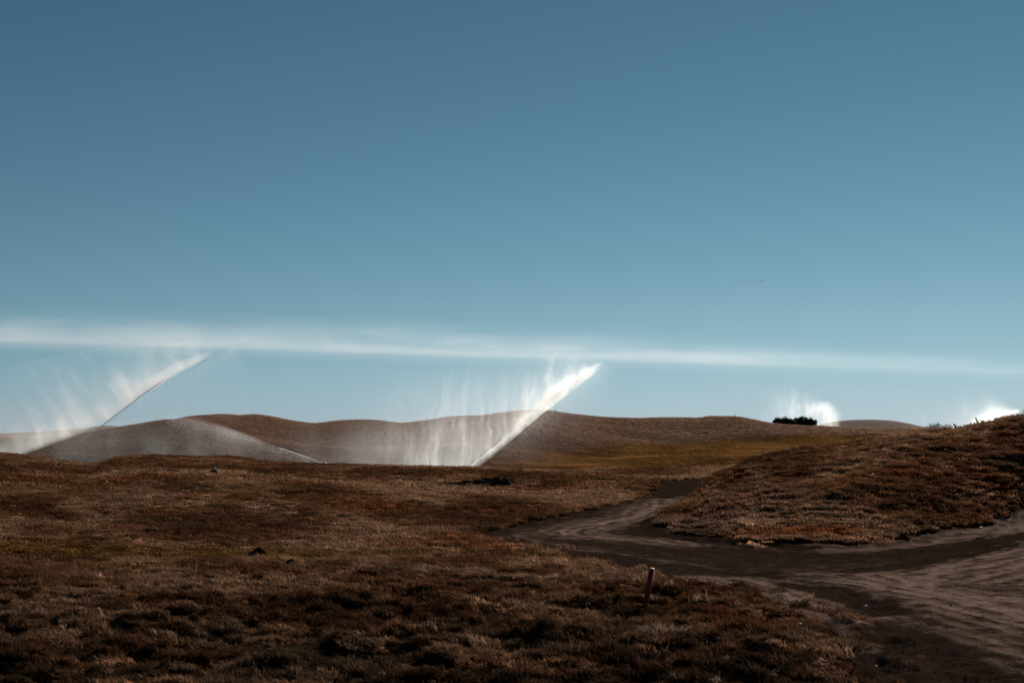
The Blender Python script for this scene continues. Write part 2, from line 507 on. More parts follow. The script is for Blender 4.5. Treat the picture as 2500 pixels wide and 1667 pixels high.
def ground_color(x, y):
    """returns linear rgb, grass height factor"""
    x = np.asarray(x, float); y = np.asarray(y, float)
    r = np.sqrt(x * x + y * y)
    sx = np.maximum(r / 22.0, 1.0) ** 0.7
    n1 = fbm(x / 3.1 / sx, y / 2.2 / sx, 80, 4) * 0.5 + 0.5
    n2 = fbm(x / 0.8 / sx, y / 0.7 / sx, 84, 3) * 0.5 + 0.5
    n3 = fbm(x / 7.0, y / 5.0, 88, 3) * 0.5 + 0.5
    brown = np.array([0.105, 0.047, 0.022]); tan = np.array([0.23, 0.132, 0.080]); dark = np.array([0.045, 0.020, 0.011])
    rust = np.array([0.19, 0.052, 0.015]); moss = np.array([0.11, 0.056, 0.010]); pale = np.array([0.30, 0.19, 0.13])
    olive = np.array([0.062, 0.042, 0.021])
    def mix(c, t, w):
        return c * (1 - w[:, None]) + t * w[:, None]
    c = np.tile(brown, (len(x), 1))
    c = mix(c, tan, sstep(0.45, 0.75, n1) * 0.9)
    c = mix(c, dark, sstep(0.5, 0.2, n1) * 0.75)
    c = mix(c, rust, sstep(0.62, 0.9, n3) * 0.35)
    c = mix(c, tan, sstep(0.6, 0.9, n2) * 0.5)
    c = mix(c, olive, sstep(0.45, 0.15, n2) * 0.5)
    h = np.ones(len(x))
    near = (r < 100)
    far = ~near
    def pmask(P, soft, m):
        w = np.zeros(len(x))
        if m.any():
            w[m] = sstep(soft, -soft, poly_sd(x[m], y[m], P))
        return w
    def lmask(L, wd, m):
        w = np.zeros(len(x))
        if m.any():
            w[m] = np.exp(-(line_d(x[m], y[m], L) / wd) ** 2)
        return w
    w = pmask(STRIP, 0.5, near) * (0.6 + 0.4 * n1)
    c = mix(c, moss, w * 0.85); h *= 1 - 0.6 * w
    w = lmask(PALE_N, 0.6, near) * sstep(0.35, 0.65, n2)
    c = mix(c, pale, w * 0.6)
    w = lmask(PALE_N2, 1.3, near) * sstep(0.3, 0.6, n2)
    c = mix(c, tan, w * 0.7)
    w = np.maximum(lmask(RUST, 0.45, near) * 0.95, lmask(RUST2, 0.7, near) * 0.6)
    c = mix(c, rust, w)
    c = mix(c, pale, lmask(TOE, 0.9, near) * 0.45)  # sunlit edge of the mound, painted as paler grass at its toe
    rough = (1 - sstep(13.0, 18.0, r)) * 0.85  # olive rough, also darkened towards the camera to paint a dim foreground
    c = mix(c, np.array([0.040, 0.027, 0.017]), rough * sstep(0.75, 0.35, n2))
    # far: mown lawn, pale dry patches with their glints put into the colour
    w = pmask(LAWN_FAR, 9.0, far)
    stripes = 0.6 + 0.4 * np.sin(y / 3.0 + 0.06 * x + 2 * n3)
    lawn = np.array([0.60, 0.29, 0.085])[None] * (0.7 + 0.6 * (stripes * n1)[:, None])
    w = w * (0.55 + 0.45 * sstep(0.3, 0.6, n1))
    c = c * (1 - w[:, None] * 0.85) + lawn * w[:, None] * 0.85
    h *= 1 - 0.75 * w
    w = np.maximum(pmask(PALE_FAR, 4.0, far), pmask(PALE_FAR2, 3.0, far) * 0.8) * sstep(0.25, 0.6, n2)
    c = mix(c, np.array([0.40, 0.28, 0.21]), w * 0.85)
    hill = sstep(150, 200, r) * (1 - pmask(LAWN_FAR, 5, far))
    c = mix(c, np.array([0.42, 0.26, 0.185]), hill * 0.75)  # hills lightened, mist over them put into the colour
    c = mix(c, np.array([1.0, 0.76, 0.65]), sstep(310, 345, r) * 0.95)  # farthest hill whitened, its mist painted into the ground colour
    c = c * (1 + 0.22 * sstep(17, 24, r) * (1 - sstep(90, 110, r)))[:, None]      # lighter straw further out, brightened to paint in sunlight
    return c * np.array([0.585, 0.560, 0.54]), h

# ------------------------------------------------------------------ materials
def new_mat(name):
    m = bpy.data.materials.new(name)
    m.use_nodes = True
    nt = m.node_tree
    nt.nodes.clear()
    out = nt.nodes.new('ShaderNodeOutputMaterial')
    return m, nt, out

class X:
    """tiny expression wrapper over shader math nodes"""
    def __init__(s, nt, sock): s.nt, s.s = nt, sock
    def _m(s, op, *o):
        n = s.nt.nodes.new('ShaderNodeMath'); n.operation = op
        for i, v in enumerate((s,) + o):
            if isinstance(v, X): s.nt.links.new(v.s, n.inputs[i])
            else: n.inputs[i].default_value = float(v)
        return X(s.nt, n.outputs[0])
    def __add__(s, o): return s._m('ADD', o)
    __radd__ = __add__
    def __mul__(s, o): return s._m('MULTIPLY', o)
    __rmul__ = __mul__
    def __sub__(s, o): return s._m('SUBTRACT', o)
    def __rsub__(s, o): return (s * -1.0) + o
    def __truediv__(s, o): return s._m('DIVIDE', o)
    def __neg__(s): return s * -1.0
    def max(s, o): return s._m('MAXIMUM', o)
    def min(s, o): return s._m('MINIMUM', o)
    def pow(s, o): return s._m('POWER', o)
    def exp(s): return s._m('EXPONENT')
    def abs(s): return s._m('ABSOLUTE')
    def sm(s, a, b):
        """smoothstep; a may be larger than b"""
        n = s.nt.nodes.new('ShaderNodeMapRange'); n.interpolation_type = 'SMOOTHSTEP'
        lo, hi = (a, b) if a < b else (b, a)
        s.nt.links.new(s.s, n.inputs[0])
        n.inputs[1].default_value = lo; n.inputs[2].default_value = hi
        n.inputs[3].default_value, n.inputs[4].default_value = (0, 1) if a < b else (1, 0)
        return X(s.nt, n.outputs[0])

def coords(nt, kind='Object'):
    tc = nt.nodes.new('ShaderNodeTexCoord')
    sp = nt.nodes.new('ShaderNodeSeparateXYZ')
    nt.links.new(tc.outputs[kind], sp.inputs[0])
    return [X(nt, sp.outputs[i]) for i in range(3)]

def noise(nt, x, y, z, scale=1.0, detail=2.0, rough=0.5, dist=0.0):
    cb = nt.nodes.new('ShaderNodeCombineXYZ')
    for i, v in enumerate((x, y, z)):
        if isinstance(v, X): nt.links.new(v.s, cb.inputs[i])
        else: cb.inputs[i].default_value = v
    n = nt.nodes.new('ShaderNodeTexNoise')
    nt.links.new(cb.outputs[0], n.inputs['Vector'])
    n.inputs['Scale'].default_value = scale
    n.inputs['Detail'].default_value = detail
    n.inputs['Roughness'].default_value = rough
    n.inputs['Distortion'].default_value = dist
    return X(nt, n.outputs['Fac'])

def bump(nt, h, strength=0.5, dist=0.02):
    b = nt.nodes.new('ShaderNodeBump')
    b.inputs['Strength'].default_value = strength
    b.inputs['Distance'].default_value = dist
    nt.links.new(h.s, b.inputs['Height'])
    return b.outputs['Normal']

def scale_col(nt, col, f):
    n = nt.nodes.new('ShaderNodeMix'); n.data_type = 'RGBA'; n.blend_type = 'MULTIPLY'
    n.inputs[0].default_value = 1.0
    if isinstance(col, tuple): n.inputs[6].default_value = col + (1,)
    else: nt.links.new(col, n.inputs[6])
    cb = nt.nodes.new('ShaderNodeCombineColor')
    for i in range(3): nt.links.new(f.s, cb.inputs[i])
    nt.links.new(cb.outputs[0], n.inputs[7])
    return n.outputs[2]

def mix_col(nt, a, b, f):
    n = nt.nodes.new('ShaderNodeMix'); n.data_type = 'RGBA'
    nt.links.new(f.s, n.inputs[0])
    for i, v in ((6, a), (7, b)):
        if isinstance(v, tuple): n.inputs[i].default_value = v + (1,)
        else: nt.links.new(v, n.inputs[i])
    return n.outputs[2]

def plain(name, col, rough=0.8, nscale=30.0, namp=0.35, spec=0.3, bmp=0.3):
    m, nt, out = new_mat(name)
    p = nt.nodes.new('ShaderNodeBsdfPrincipled')
    x, y, z = coords(nt)
    n = noise(nt, x, y, z, nscale, 3)
    nt.links.new(scale_col(nt, col, n * (2 * namp) + (1 - namp)), p.inputs['Base Color'])
    p.inputs['Roughness'].default_value = rough
    p.inputs['Specular IOR Level'].default_value = spec
    if bmp: nt.links.new(bump(nt, n, bmp, 0.01), p.inputs['Normal'])
    nt.links.new(p.outputs[0], out.inputs['Surface'])
    return m

# turf ground
M_TURF, nt, out = new_mat('turf')
p = nt.nodes.new('ShaderNodeBsdfDiffuse')
at = nt.nodes.new('ShaderNodeAttribute'); at.attribute_name = 'col'
x, y, z = coords(nt)
n_f = noise(nt, x, y, z, 9.0, 4, 0.65)
n_c = noise(nt, x, y, z * 2.0, 0.9, 4, 0.6)
fac = (n_f * 1.3 + 0.25) * (n_c * 0.9 + 0.5)
nt.links.new(scale_col(nt, at.outputs['Color'], fac * 0.85), p.inputs['Color'])
p.inputs['Roughness'].default_value = 0.6
nt.links.new(bump(nt, n_f + n_c * 0.5, 0.7, 0.15), p.inputs['Normal'])
nt.links.new(p.outputs[0], out.inputs['Surface'])

# bare earth of the track: dry and damp by the painted wear, gritty
M_EARTH, nt, out = new_mat('bare_earth')
p = nt.nodes.new('ShaderNodeBsdfDiffuse')
at = nt.nodes.new('ShaderNodeAttribute'); at.attribute_name = 'dry'
x, y, z = coords(nt)
g1 = noise(nt, x, y, z, 3.0, 5, 0.65)
g2 = noise(nt, x, y, z, 22.0, 4, 0.7)
d = X(nt, at.outputs['Fac'])
g3 = noise(nt, x, y, z, 0.8, 4, 0.6)
w = (d + (g1 - 0.5) * 0.8 + (g2 - 0.5) * 0.45 + (g3 - 0.5) * 0.5).sm(0.0, 1.0)
c = mix_col(nt, (0.058, 0.0345, 0.0240), (0.43, 0.275, 0.202), w)
nt.links.new(scale_col(nt, c, (g2 * 1.5 + 0.25) * (g1 * 0.9 + 0.55)), p.inputs['Color'])
p.inputs['Roughness'].default_value = 0.6
nt.links.new(bump(nt, g2 + g1 * 2.0, 1.0, 0.06), p.inputs['Normal'])
nt.links.new(p.outputs[0], out.inputs['Surface'])

# dry grass blades: light goes through them
def grass_mat(name, attr_type, gain=1.0, flat=None):
    m, nt, out = new_mat(name)
    if flat is None:
        at = nt.nodes.new('ShaderNodeAttribute'); at.attribute_type = attr_type; at.attribute_name = 'col'
        col = at.outputs['Color']
    else:
        rgb = nt.nodes.new('ShaderNodeRGB'); rgb.outputs[0].default_value = flat + (1,)
        col = rgb.outputs[0]
    v = nt.nodes.new('ShaderNodeAttribute'); v.attribute_name = 'shade'
    col = scale_col(nt, col, X(nt, v.outputs['Fac']) * gain)
    p = nt.nodes.new('ShaderNodeBsdfPrincipled')
    nt.links.new(col, p.inputs['Base Color'])
    p.inputs['Roughness'].default_value = 0.75
    p.inputs['Specular IOR Level'].default_value = 0.0
    t = nt.nodes.new('ShaderNodeBsdfTranslucent')
    nt.links.new(col, t.inputs['Color'])
    mx = nt.nodes.new('ShaderNodeMixShader'); mx.inputs[0].default_value = 0.5
    nt.links.new(p.outputs[0], mx.inputs[1]); nt.links.new(t.outputs[0], mx.inputs[2])
    nt.links.new(mx.outputs[0], out.inputs['Surface'])
    return m
M_GRASS = grass_mat('dry_grass', 'INSTANCER', 1.15)

M_STAKE = plain('red_paint', (0.22, 0.020, 0.015), 0.7, 18, 0.4, 0.1)
M_STAKETOP = plain('stake_top_highlight', (0.62, 0.40, 0.34), 0.6, 60, 0.3, 0.4)  # highlight on the stake top, painted as a pale colour
M_WOOD = plain('dark_wood', (0.05, 0.03, 0.02), 0.9, 40, 0.4)
M_SOIL = plain('dark_soil', (0.016, 0.010, 0.007), 0.95, 25, 0.6, 0.0, 0.8)
M_CRUMB = plain('soil_crumb', (0.045, 0.030, 0.022), 0.95, 25, 0.6, 0.0, 0.5)
M_BARK = plain('bark', (0.045, 0.032, 0.026), 0.9, 60, 0.4)
M_BIRD = plain('dark_feathers', (0.05, 0.045, 0.045), 0.7, 20, 0.2)
M_METAL = plain('dull_metal', (0.32, 0.31, 0.29), 0.4, 40, 0.2, 0.5, 0.1)
M_PEBBLE = plain('pale_stone', (0.36, 0.32, 0.29), 0.7, 60, 0.2, 0.5)

# ------------------------------------------------------------------ build the ground
az_f = np.arange(-26.0, 26.0001, 0.11)
az_m = np.concatenate([np.arange(-60, -26, 0.8), np.arange(-178, -60, 3.0)])
AZ = np.radians(np.sort(np.concatenate([az_f, az_m, -az_m, [180.0]])))
RS = np.concatenate([[0.3, 0.8, 1.5, 2.2, 3.0, 4.0, 5.0], np.geomspace(5.8, 9.8, 40), np.geomspace(10.0, 100.0, 470), np.geomspace(100.8, 480.0, 230), np.geomspace(500, 4000, 24)])
na, nr = len(AZ), len(RS)
gx = (RS[:, None] * np.sin(AZ)[None]).ravel()
gy = (RS[:, None] * np.cos(AZ)[None]).ravel()
gsd = track_sd(gx, gy)
gz = terrain_height(gx, gy, gsd)
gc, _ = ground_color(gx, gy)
soil = sstep(0.7, 0.0, gsd + 0.5 * fbm(gx * 1.5, gy * 1.5, 97, 3))[:, None]
gr = np.sqrt(gx * gx + gy * gy)
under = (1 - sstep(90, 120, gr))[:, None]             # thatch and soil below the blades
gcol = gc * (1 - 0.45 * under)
gcol = gcol * (1 - soil) + np.array([0.012, 0.007, 0.005]) * soil
ii = np.arange(nr - 1)[:, None] * na
jj = np.arange(na)[None]
jn = (jj + 1) % na
faces = np.stack([ii + jj, ii + jn, ii + na + jn, ii + na + jj], -1).reshape(-1, 4)
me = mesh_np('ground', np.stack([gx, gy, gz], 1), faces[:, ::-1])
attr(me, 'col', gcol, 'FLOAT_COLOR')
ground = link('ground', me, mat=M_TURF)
prop(ground, 'rolling brown dry grass ground with mounds and far dune hills', 'ground', kind='structure')

# ------------------------------------------------------------------ build the dirt track (own sheet in the cut)
ta = np.radians(np.concatenate([np.arange(-3, 26, 0.075), np.arange(26, 80, 1.2)]))
tr = np.concatenate([np.geomspace(3.0, 9.8, 40), np.geomspace(10, 90, 520)])
tx = (tr[:, None] * np.sin(ta)[None]).ravel(); ty = (tr[:, None] * np.cos(ta)[None]).ravel()
tsd = track_sd(tx, ty)
keep = tsd < 0.12
tdry, twet = np.zeros(tx.shape), np.zeros(tx.shape)
tdry[keep], twet[keep] = track_wear(tx[keep], ty[keep])
tz = np.zeros(tx.shape)
tz[keep] = track_height(tx[keep], ty[keep], tsd[keep], tdry[keep], twet[keep])
lot = np.zeros(tx.shape)
lot[keep] = 0.30 * sstep(7.0, 11.5, tx[keep]) * sstep(12, 14, ty[keep]) + 0.02
drv = np.clip(lot + tdry - 0.8 * twet, -0.3, 1.2)
n = len(ta)
ii = np.arange(len(tr) - 1)[:, None] * n
jj = np.arange(n - 1)[None]
tf = np.stack([ii + jj, ii + n + jj, ii + n + jj + 1, ii + jj + 1], -1).reshape(-1, 4)
tf = tf[keep[tf].all(1)]
used, inv = np.unique(tf, return_inverse=True)
me = mesh_np('dirt_track', np.stack([tx, ty, tz], 1)[used], inv.reshape(tf.shape)[:, ::-1])
attr(me, 'dry', drv[used])
track = link('dirt_track', me, mat=M_EARTH)
prop(track, 'dark rutted dirt track bending round the grassy mound', 'dirt track', kind='structure')

def ground_z(x, y):
    return float(terrain_height(np.array([x]), np.array([y]))[0])

# ------------------------------------------------------------------ grass
def blade_clump(name, n, spread, h, lean, seed, w0=0.006):
    rng = np.random.default_rng(seed)
    V, Fc, S = [], [], []
    for i in range(n):
        a = rng.uniform(0, 2 * np.pi); rr = spread * math.sqrt(rng.uniform())
        bx, by = rr * math.cos(a), rr * math.sin(a)
        hh = h * rng.uniform(0.45, 1.15)
        dirn = rng.normal(0, 1, 2) * 0.6 + np.array([-0.75, -0.35])      # swept by the wind
        dirn = dirn / (np.linalg.norm(dirn) + 1e-6)
        ln = hh * lean * rng.uniform(0.3, 1.5)
        w = w0 * rng.uniform(0.7, 1.4)
        th = rng.uniform(0, 2 * np.pi)
        sx, sy = math.cos(th) * w, math.sin(th) * w
        k = len(V)
        c1 = (bx + dirn[0] * ln * 0.35, by + dirn[1] * ln * 0.35, hh * 0.62)
        c2 = (bx + dirn[0] * ln, by + dirn[1] * ln, hh * rng.uniform(0.75, 1.0))
        V += [(bx - sx, by - sy, -0.02), (bx + sx, by + sy, -0.02), (c1[0] + sx * .8, c1[1] + sy * .8, c1[2]), (c1[0] - sx * .8, c1[1] - sy * .8, c1[2]), c2]
        Fc += [(k, k + 1, k + 2), (k, k + 2, k + 3), (k + 3, k + 2, k + 4)]
        s = rng.uniform(0.65, 1.4)
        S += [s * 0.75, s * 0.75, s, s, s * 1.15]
    me = mesh_np(name, V, Fc, smooth=False)
    attr(me, 'shade', np.array(S))
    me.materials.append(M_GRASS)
    return bpy.data.objects.new(name, me)

tuft_col = bpy.data.collections.new('grass_tufts')
for k in range(5):
    tuft_col.objects.link(blade_clump('tuft_a%d' % k, 60, 0.10, 0.030 + 0.005 * k, 2.2, 100 + k, 0.0036))
for k in range(4):
    tuft_col.objects.link(blade_clump('tuft_b%d' % k, 52, 0.16, 0.034 + 0.006 * k, 2.2, 200 + k, 0.006))
for k in range(4):
    tuft_col.objects.link(blade_clump('tuft_c%d' % k, 44, 0.34, 0.06, 2.4, 300 + k, 0.016))
for k in range(3):
    tuft_col.objects.link(blade_clump('tuft_d%d' % k, 8, 0.07, 0.15, 1.1, 400 + k, 0.0030))

def scatter(r0, r1, density, half_az, idx_rng, sc, tilt=0.25):
    a0 = R(half_az)
    n = int(density * a0 * (r1 * r1 - r0 * r0))
    r = np.sqrt(RNG.uniform(r0 * r0, r1 * r1, n))
    a = RNG.uniform(-a0, a0, n)
    x, y = r * np.sin(a), r * np.cos(a)
    sd = track_sd(x, y)
    patch = fbm(x * 2.0, y * 2.0, 95, 3)
    thin = RNG.uniform(0, 1, n) < np.maximum(sstep(-0.02, 0.14, sd) * np.maximum(sstep(-0.1, 0.9, sd + 0.7 * patch), 0.25), 0.35 * sstep(-0.8, 0.0, sd) * sstep(0.1, 0.6, patch) * (sd > -1.0) * (r < 30))
    x, y, sd = x[thin], y[thin], sd[thin]
    c, h = ground_color(x, y)
    z = terrain_height(x, y, sd)
    z = np.where(sd < 0, base_height(x, y) - 0.035, z)
    n = len(x)
    s = sc * RNG.uniform(0.7, 1.35, n)
    hs_ = s * h * (0.75 + 0.6 * sstep(-0.3, 0.5, fbm(x * 0.6, y * 0.6, 91, 2)))
    hs_ = hs_ * (1 - 0.75 * np.exp(-((x - STAKE[0]) ** 2 + (y - STAKE[1] + 0.35) ** 2) / 0.25))
    rot = np.stack([RNG.normal(0, tilt, n), RNG.normal(0, tilt, n), RNG.normal(0, 0.9, n)], 1)
    c = c * np.exp(RNG.normal(0, 0.38 if r1 < 100 else 0.16, n))[:, None]
    pale = RNG.uniform(0, 1, n) < (0.015 if r1 < 50 else 0.0)
    c[pale] = np.array([0.25, 0.165, 0.11]) * RNG.uniform(0.5, 1.1, pale.sum())[:, None]
    idx = RNG.integers(idx_rng[0], idx_rng[1], n)
    return np.stack([x, y, z], 1), rot, np.stack([s, s, hs_], 1), idx, c

parts = [scatter(9.0, 24, 300, 24, (0, 5), 1.0, 0.22), scatter(24, 46, 150, 24, (5, 9), 1.0, 0.16), scatter(46, 97, 46, 24, (5, 13), 0.9, 0.12),
         scatter(9.0, 30, 8, 24, (13, 16), 0.8, 0.5), scatter(30, 44, 0.8, 24, (13, 16), 0.7, 0.6),
         scatter(120, 275, 3.6, 23.5, (9, 13), 0.7, 0.10)]
gp, grt, gs_, gi, gcl = [np.concatenate(v) for v in zip(*parts)]
me = bpy.data.meshes.new('grass')
me.vertices.add(len(gp))
me.vertices.foreach_set('co', gp.astype(np.float32).ravel())
attr(me, 'rot', grt, 'FLOAT_VECTOR')
attr(me, 'scl', gs_, 'FLOAT_VECTOR')
attr(me, 'idx', gi, 'INT')
attr(me, 'col', gcl, 'FLOAT_COLOR')
me.materials.append(M_GRASS)
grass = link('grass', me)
prop(grass, 'dry brown wind swept grass covering the ground and mounds', 'grass', kind='stuff')
ng = bpy.data.node_groups.new('scatter_grass', 'GeometryNodeTree')
ng.interface.new_socket('Geometry', in_out='INPUT', socket_type='NodeSocketGeometry')
ng.interface.new_socket('Geometry', in_out='OUTPUT', socket_type='NodeSocketGeometry')
gi_ = ng.nodes.new('NodeGroupInput'); go_ = ng.nodes.new('NodeGroupOutput')
ci = ng.nodes.new('GeometryNodeCollectionInfo'); ci.inputs['Collection'].default_value = tuft_col
ci.inputs['Separate Children'].default_value = True; ci.inputs['Reset Children'].default_value = True
iop = ng.nodes.new('GeometryNodeInstanceOnPoints'); iop.inputs['Pick Instance'].default_value = True
m2p = ng.nodes.new('GeometryNodeMeshToPoints')
ng.links.new(gi_.outputs[0], m2p.inputs[0])
ng.links.new(m2p.outputs[0], iop.inputs['Points'])
ng.links.new(ci.outputs[0], iop.inputs['Instance'])
def named(nm, typ):
    n = ng.nodes.new('GeometryNodeInputNamedAttribute'); n.data_type = typ
    n.inputs['Name'].default_value = nm
    return n.outputs['Attribute']
ng.links.new(named('idx', 'INT'), iop.inputs['Instance Index'])
ng.links.new(named('rot', 'FLOAT_VECTOR'), iop.inputs['Rotation'])
ng.links.new(named('scl', 'FLOAT_VECTOR'), iop.inputs['Scale'])
ng.links.new(iop.outputs[0], go_.inputs[0])
md = grass.modifiers.new('scatter', 'NODES'); md.node_group = ng

#@@OBJECTS@@
# ------------------------------------------------------------------ marker stake
def world_at(px, py, r):
    a, t = ray(px, py)
    return Vector((r * math.sin(float(a)), r * math.cos(float(a)), EYE + r * float(t)))

sx, sy = ground_pt(1572, 1490)
sr = math.hypot(sx, sy)
top = world_at(1592, 1386, sr)
foot = Vector((sx, sy, ground_z(sx, sy)))
stake = empty('marker_stake', foot)
prop(stake, 'leaning red wooden marker stake with a painted highlight on top beside the dirt track', 'stake')
ax = (top - foot)
bm = bmesh.new()
tube(bm, [ax * -0.35, ax * 0.0, ax * 0.5, ax * 0.965], [0.030, 0.031, 0.031, 0.0305], 12)
link('post', bm_mesh('post', bm), stake, M_STAKE)
bm = bmesh.new()
tube(bm, [ax * 0.965, ax * 0.985, ax * 1.0], [0.0312, 0.031, 0.024], 12)
link('cap', bm_mesh('cap', bm), stake, M_STAKETOP)

# grass tussocks that stand out one by one
def tussock(px, py, n, spread, h, label, col, seed, w=0.005, lean=0.7):
    x, y = ground_pt(px, py)
    t = empty('grass_tussock', (x, y, ground_z(x, y)))
    rng = np.random.default_rng(seed)
    mm = grass_mat('tussock_blades', 'GEOMETRY', 1.0, col)
    V, Fc, S = [], [], []
    for i in range(n):
        a = rng.uniform(0, 2 * np.pi); rr = spread * math.sqrt(rng.uniform())
        bx, by = rr * math.cos(a), rr * math.sin(a) * 0.7
        hh = h * rng.uniform(0.5, 1.1) * (1 - 0.5 * (rr / spread) ** 2)
        ox, oy = bx * 0.9 + rng.normal(0, h * lean * 0.4), by * 0.9 + rng.normal(0, h * lean * 0.4)
        th = rng.uniform(0, np.pi); wx, wy = w * math.cos(th), w * math.sin(th)
        k = len(V)
        V += [(bx - wx, by - wy, -0.03), (bx + wx, by + wy, -0.03), (bx + ox * .4 + wx * .8, by + oy * .4 + wy * .8, hh * .65), (bx + ox * .4 - wx * .8, by + oy * .4 - wy * .8, hh * .65), (bx + ox, by + oy, hh)]
        Fc += [(k, k + 1, k + 2), (k, k + 2, k + 3), (k + 3, k + 2, k + 4)]
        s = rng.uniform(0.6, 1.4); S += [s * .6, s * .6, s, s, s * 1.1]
    me = mesh_np('blades', V, Fc, False); attr(me, 'shade', np.array(S))
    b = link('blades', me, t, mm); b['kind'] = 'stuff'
    bm = bmesh.new()
    bmesh.ops.create_icosphere(bm, subdivisions=3, radius=1.0)
    for v in bm.verts:
        nz = 1 + 0.25 * math.sin(5 * v.co.x + seed) * math.cos(4 * v.co.y)
        v.co = Vector((v.co.x * spread * 0.8 * nz, v.co.y * spread * 0.55, v.co.z * h * 0.33))
    link('root_mat', bm_mesh('root_mat', bm), t, M_SOIL)
    prop(t, label, 'tussock')
    return t
tussock(1552, 1497, 900, 0.20, 0.15, 'dark tussock of rough grass at the foot of the red stake', (0.018, 0.011, 0.007), 1)
tussock(640, 1535, 900, 0.34, 0.22, 'large dark ragged tussock of grass in the hummocky rough', (0.035, 0.022, 0.014), 2)
tussock(1330, 1566, 500, 0.10, 0.30, 'tall thin dark weed tuft standing in the rough below the stake', (0.03, 0.02, 0.011), 3, 0.004, 0.35)
tussock(1625, 1562, 700, 0.26, 0.16, 'pale straw coloured tussock in front of the red stake', (0.16, 0.105, 0.07), 4)

# ------------------------------------------------------------------ clods of turned soil
def clod(px, py, w, h, label, seed, tail=0.0):
    x, y = ground_pt(px, py)
    bm = bmesh.new()
    bmesh.ops.create_icosphere(bm, subdivisions=4, radius=1.0)
    rng = random.Random(seed)
    ph = [rng.uniform(0, 6) for _ in range(8)]
    for v in bm.verts:
        c = v.co.copy()
        n = 1 + 0.16 * math.sin(3 * c.x + ph[0]) * math.sin(4 * c.y + ph[1]) + 0.10 * math.sin(9 * c.x + ph[2]) * math.cos(8 * c.z + ph[3]) + 0.06 * math.sin(19 * c.y + ph[4]) * math.sin(17 * c.x + ph[5])
        c *= n
        zz = max(c.z, -0.2)
        zz *= 1 - tail * max(c.x, 0)
        v.co = Vector((c.x * w, c.y * w * 0.55, zz * h))
    o = link('soil_clod', bm_mesh('soil_clod', bm), None, M_SOIL)
    o.location = (x, y, ground_z(x, y))
    o.rotation_euler = (0, 0, -math.atan2(x, y))
    prop(o, label, 'soil clod', 'clods of dark soil on the grass')
clod(635, 1364, 0.19, 0.17, 'large dark soil clod with a tapering end on the mossy strip', 3, 0.6)
clod(708, 1379, 0.085, 0.09, 'small dark soil clod just past the large clod on the mossy strip', 5)
clod(673, 1376, 0.05, 0.04, 'tiny flat soil clod between the large clod and the small clod', 8)

M_SOD = plain('torn_sod', (0.030, 0.018, 0.012), 0.95, 9, 0.7, 0.0, 0.8)
# ------------------------------------------------------------------ torn turf: a strip of lifted, rolled sod with a dark cut face
ux, uy = ground_pt(1080, 1187); vx, vy = ground_pt(1262, 1184)
L = math.hypot(vx - ux, vy - uy)
torn = empty('torn_turf', (ux, uy, 0), math.atan2(vy - uy, vx - ux))
prop(torn, 'long strip of torn lifted turf with a dark earth underside', 'turf')
torn.location.z = ground_z((ux + vx) / 2, (uy + vy) / 2) + 0.03
segs = [(-0.05, 0.34, 0.11), (0.08, 0.56, 0.15), (0.28, 0.72, 0.16), (0.46, 0.86, 0.22), (0.62, 0.94, 0.24), (0.74, 1.06, 0.17)]
rng = random.Random(4)
for k, (a, b, h) in enumerate(segs):
    bm = bmesh.new()
    nx, ny = 22, 9
    grid = []
    for i in range(nx):
        u = i / (nx - 1)
        row = []
        hh = h * (math.sin(math.pi * min(max(u * 0.92 + 0.05, 0), 1)) ** 0.6) * (1 + 0.25 * math.sin(13 * u + k))
        for j in range(ny):
            v = j / (ny - 1)
            ang = math.pi * (0.02 + 0.96 * v)
            px_ = L * (a + (b - a) * u) + rng.uniform(-.02, .02)
            py_ = -math.cos(ang) * (0.28 + 0.1 * math.sin(7 * u + k)) + 0.12 * k % 0.2
            pz_ = math.sin(ang) ** 0.75 * hh + rng.uniform(-.015, .015)
            row.append(bm.verts.new((px_, py_, pz_)))
        grid.append(row)
    for i in range(nx - 1):
        for j in range(ny - 1):
            bm.faces.new((grid[i][j], grid[i + 1][j], grid[i + 1][j + 1], grid[i][j + 1]))
    bm.normal_update()
    link('sod', bm_mesh('sod', bm), torn, M_SOD)

# ------------------------------------------------------------------ pale stones that catch the light on the track
for k, (px, py, s, lab) in enumerate([(2113, 1476, 0.02, 'white pebble on the pale wheel rut of the dirt track'), (1953, 1556, 0.022, 'small white pebble in the dark grass verge beside the track'),
                                      (2139, 1621, 0.012, 'tiny white pebble on dark damp soil of the track'), (2394, 1288, 0.03, 'pale pebble on the track edge below the mound'),
                                      (1367, 1298, 0.03, 'pale pebble at the bend of the dirt track'), (1843, 1592, 0.012, 'tiny pale pebble in the rough grass below the verge')]):
    x, y = ground_pt(px, py)
    bm = bmesh.new()
    bmesh.ops.create_icosphere(bm, subdivisions=2, radius=s)
    for v in bm.verts:
        v.co = Vector((v.co.x * 1.2, v.co.y, v.co.z * 0.8)) * (1 + 0.15 * math.sin(200 * v.co.x + k))
    o = link('pebble', bm_mesh('pebble', bm), None, M_PEBBLE)
    sdv = track_sd(np.array([x]), np.array([y]))[0]
    zz = ground_z(x, y) if sdv > 0 else float(base_height(np.array([x]), np.array([y]))[0]) - 0.035
    o.location = (x, y, zz + s * 0.8 + (0.06 if sdv > 0 else 0.0))
    prop(o, lab, 'pebble', 'pale pebbles by the track')
crumb_v, crumb_f = [], []
ico = np.array([(0, 0, 1), (.9, 0, -.1), (-.4, .8, 0), (-.4, -.8, .1), (0, 0, -1)])
icf = [(0, 1, 2), (0, 2, 3), (0, 3, 1), (4, 2, 1), (4, 3, 2), (4, 1, 3)]
pool = np.nonzero(keep & (tsd < -0.05) & (tr.repeat(len(ta)) > 9))[0]
edge = pool[(tsd[pool] > -0.7) | (twet[pool] > 0.35)]
